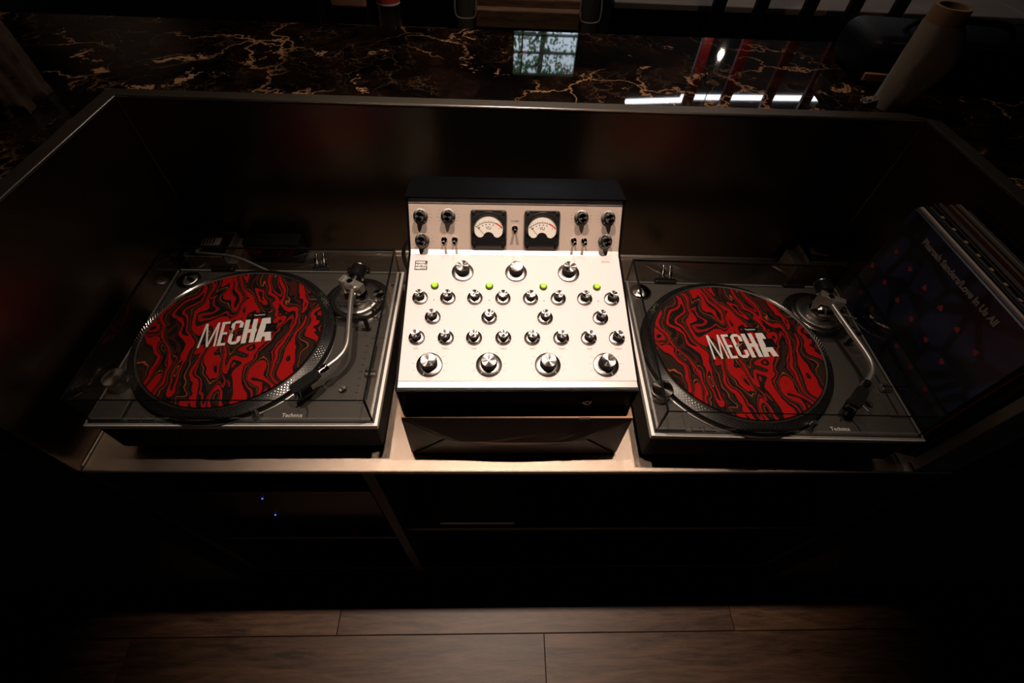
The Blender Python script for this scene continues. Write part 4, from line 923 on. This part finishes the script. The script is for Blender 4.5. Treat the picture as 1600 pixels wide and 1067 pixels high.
# bar chair with a tan back pad further off, left
ch2 = thing('bar_chair', 'dark bar chair with a tan leather back pad left of timber chair', 'chair', (-0.53, 1.22, 0))
for s in (-1, 1):
    bm = B(); tube(bm, [(s*0.10, 0.03, 0), (s*0.075, 0.012, H+0.10), (s*0.062, 0.012, H+0.40)], 0.011, 10); obj('rear_leg', bm, M_BLACK, ch2, smooth=True)
    bm = B(); tube(bm, [(s*0.15, 0.38, 0), (s*0.12, 0.32, H-0.08)], 0.011, 10); obj('front_leg', bm, M_BLACK, ch2, smooth=True)
bm = B(); box(bm, (0, 0, 0), (0.112, 0.022, 0.15), 0.009, 4); obj('back_pad', bm, M_TAN, ch2, (0.026, -0.008, H+0.332), smooth=True)
bm = B(); box(bm, (0, 0, 0), (0.30, 0.34, 0.05), 0.02, 3); obj('seat', bm, M_BAG, ch2, (0, 0.18, H-0.07), smooth=True)

# small side table with a bottle
st = thing('side_table', 'small dark timber table beyond the marble edge beside timber chair', 'table', (-0.36, 0.98, 0))
bxo('table_top', (0, 0, H+0.225), (0.34, 0.32, 0.02), M_RUSTWOOD, st, 0.003)
for sx in (-1, 1):
    for sy in (-1, 1): bxo('leg', (sx*0.15, sy*0.14, (H+0.215)/2), (0.03, 0.03, H+0.215), M_DARKWOOD, st, 0.003)
bt = thing('bottle', 'dark bottle with a red label on the small timber table', 'bottle', (-0.345, 1.04, H+0.235))
bm = B(); lathe(bm, [(0, 0), (0.030, 0), (0.032, 0.004), (0.032, 0.12), (0.026, 0.145), (0.012, 0.170), (0.012, 0.22), (0, 0.22)], 28); obj('glass_body', bm, M_BLACK, bt, smooth=True)
bm = B(); lathe(bm, [(0.0324, 0.094), (0.0324, 0.119)], 28); obj('red_label', bm, M_REDINK, bt, smooth=True)
bm = B(); lathe(bm, [(0.0326, 0.089), (0.0326, 0.0935)], 28); obj('white_band', bm, M_WHITEINK, bt, smooth=True)

# far side: red posts, pale ledge, linear pendant, bulb
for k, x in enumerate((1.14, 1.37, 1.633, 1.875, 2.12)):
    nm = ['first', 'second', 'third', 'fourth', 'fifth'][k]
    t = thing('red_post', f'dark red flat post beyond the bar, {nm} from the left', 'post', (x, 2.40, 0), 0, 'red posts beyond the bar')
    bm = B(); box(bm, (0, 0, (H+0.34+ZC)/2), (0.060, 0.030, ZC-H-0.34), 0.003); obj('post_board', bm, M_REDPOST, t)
    bm = B(); box(bm, (0, 0, (H+0.34)/2), (0.066, 0.036, H+0.338), 0.003); obj('post_shade_sleeve', bm, M_CAB, t)  # black lower sleeve stands in for the unlit part of the post
lw = thing('low_partition', 'low dark partition with pale stone ledge behind the red posts', 'partition', (2.4, 2.68, 0))
bxo('partition_wall', (0, 0, (H-0.09)/2-0.002), (3.6, 0.22, H-0.09), M_CAB, lw)
for k in range(6): bxo('ledge_stone', (-1.5+0.6*k, 0, H-0.075), (0.594, 0.34, 0.03), M_PALE, lw, 0.003)
lp_ = thing('linear_lamp', 'pair of long white LED tubes hanging over the far side', 'lamp', (0, 0, H+1.6))
def tubelamp(a, b):
    bm = B(); tube(bm, [a, b], 0.019, 14); o = obj('lit_tube', bm, M_TUBE, lp_, smooth=True)
    d = Vector(b)-Vector(a)
    bm = B(); tube(bm, [Vector(a)+Vector((0, 0, 0.022)), Vector(b)+Vector((0, 0, 0.022))], 0.010, 8); obj('housing', bm, M_BLACK, lp_)
    for f in (0.15, 0.85):
        q = Vector(a)+d*f; bm = B(); tube(bm, [q+Vector((0, 0, 0.02)), q+Vector((0, 0, 0.258))], 0.002, 6); obj('suspension_wire', bm, M_BLACK, lp_)
tubelamp((0.965, 3.165, 0), (1.44, 3.225, 0)); tubelamp((1.43, 3.275, 0.0), (2.774, 3.336, 0))
pn = thing('pendant_bulb', 'small bare bulb on a long black cord near the red posts', 'lamp', (1.157, 2.2, H+0.904))
bm = B(); lathe(bm, [(0, -0.020), (0.009, -0.017), (0.0145, -0.006), (0.0135, 0.006), (0.007, 0.018), (0.006, 0.024)], 20); obj('bulb', bm, M_BULB, pn, smooth=True)
bm = B(); lathe(bm, [(0.008, 0.022), (0.010, 0.024), (0.010, 0.055), (0.003, 0.060)], 16); obj('lamp_holder', bm, M_BLACK, pn, smooth=True)
bm = B(); tube(bm, [(0, 0, 0.055), (0, 0, ZC-H-0.904)], 0.0025, 6); obj('cord', bm, M_BLACK, pn)
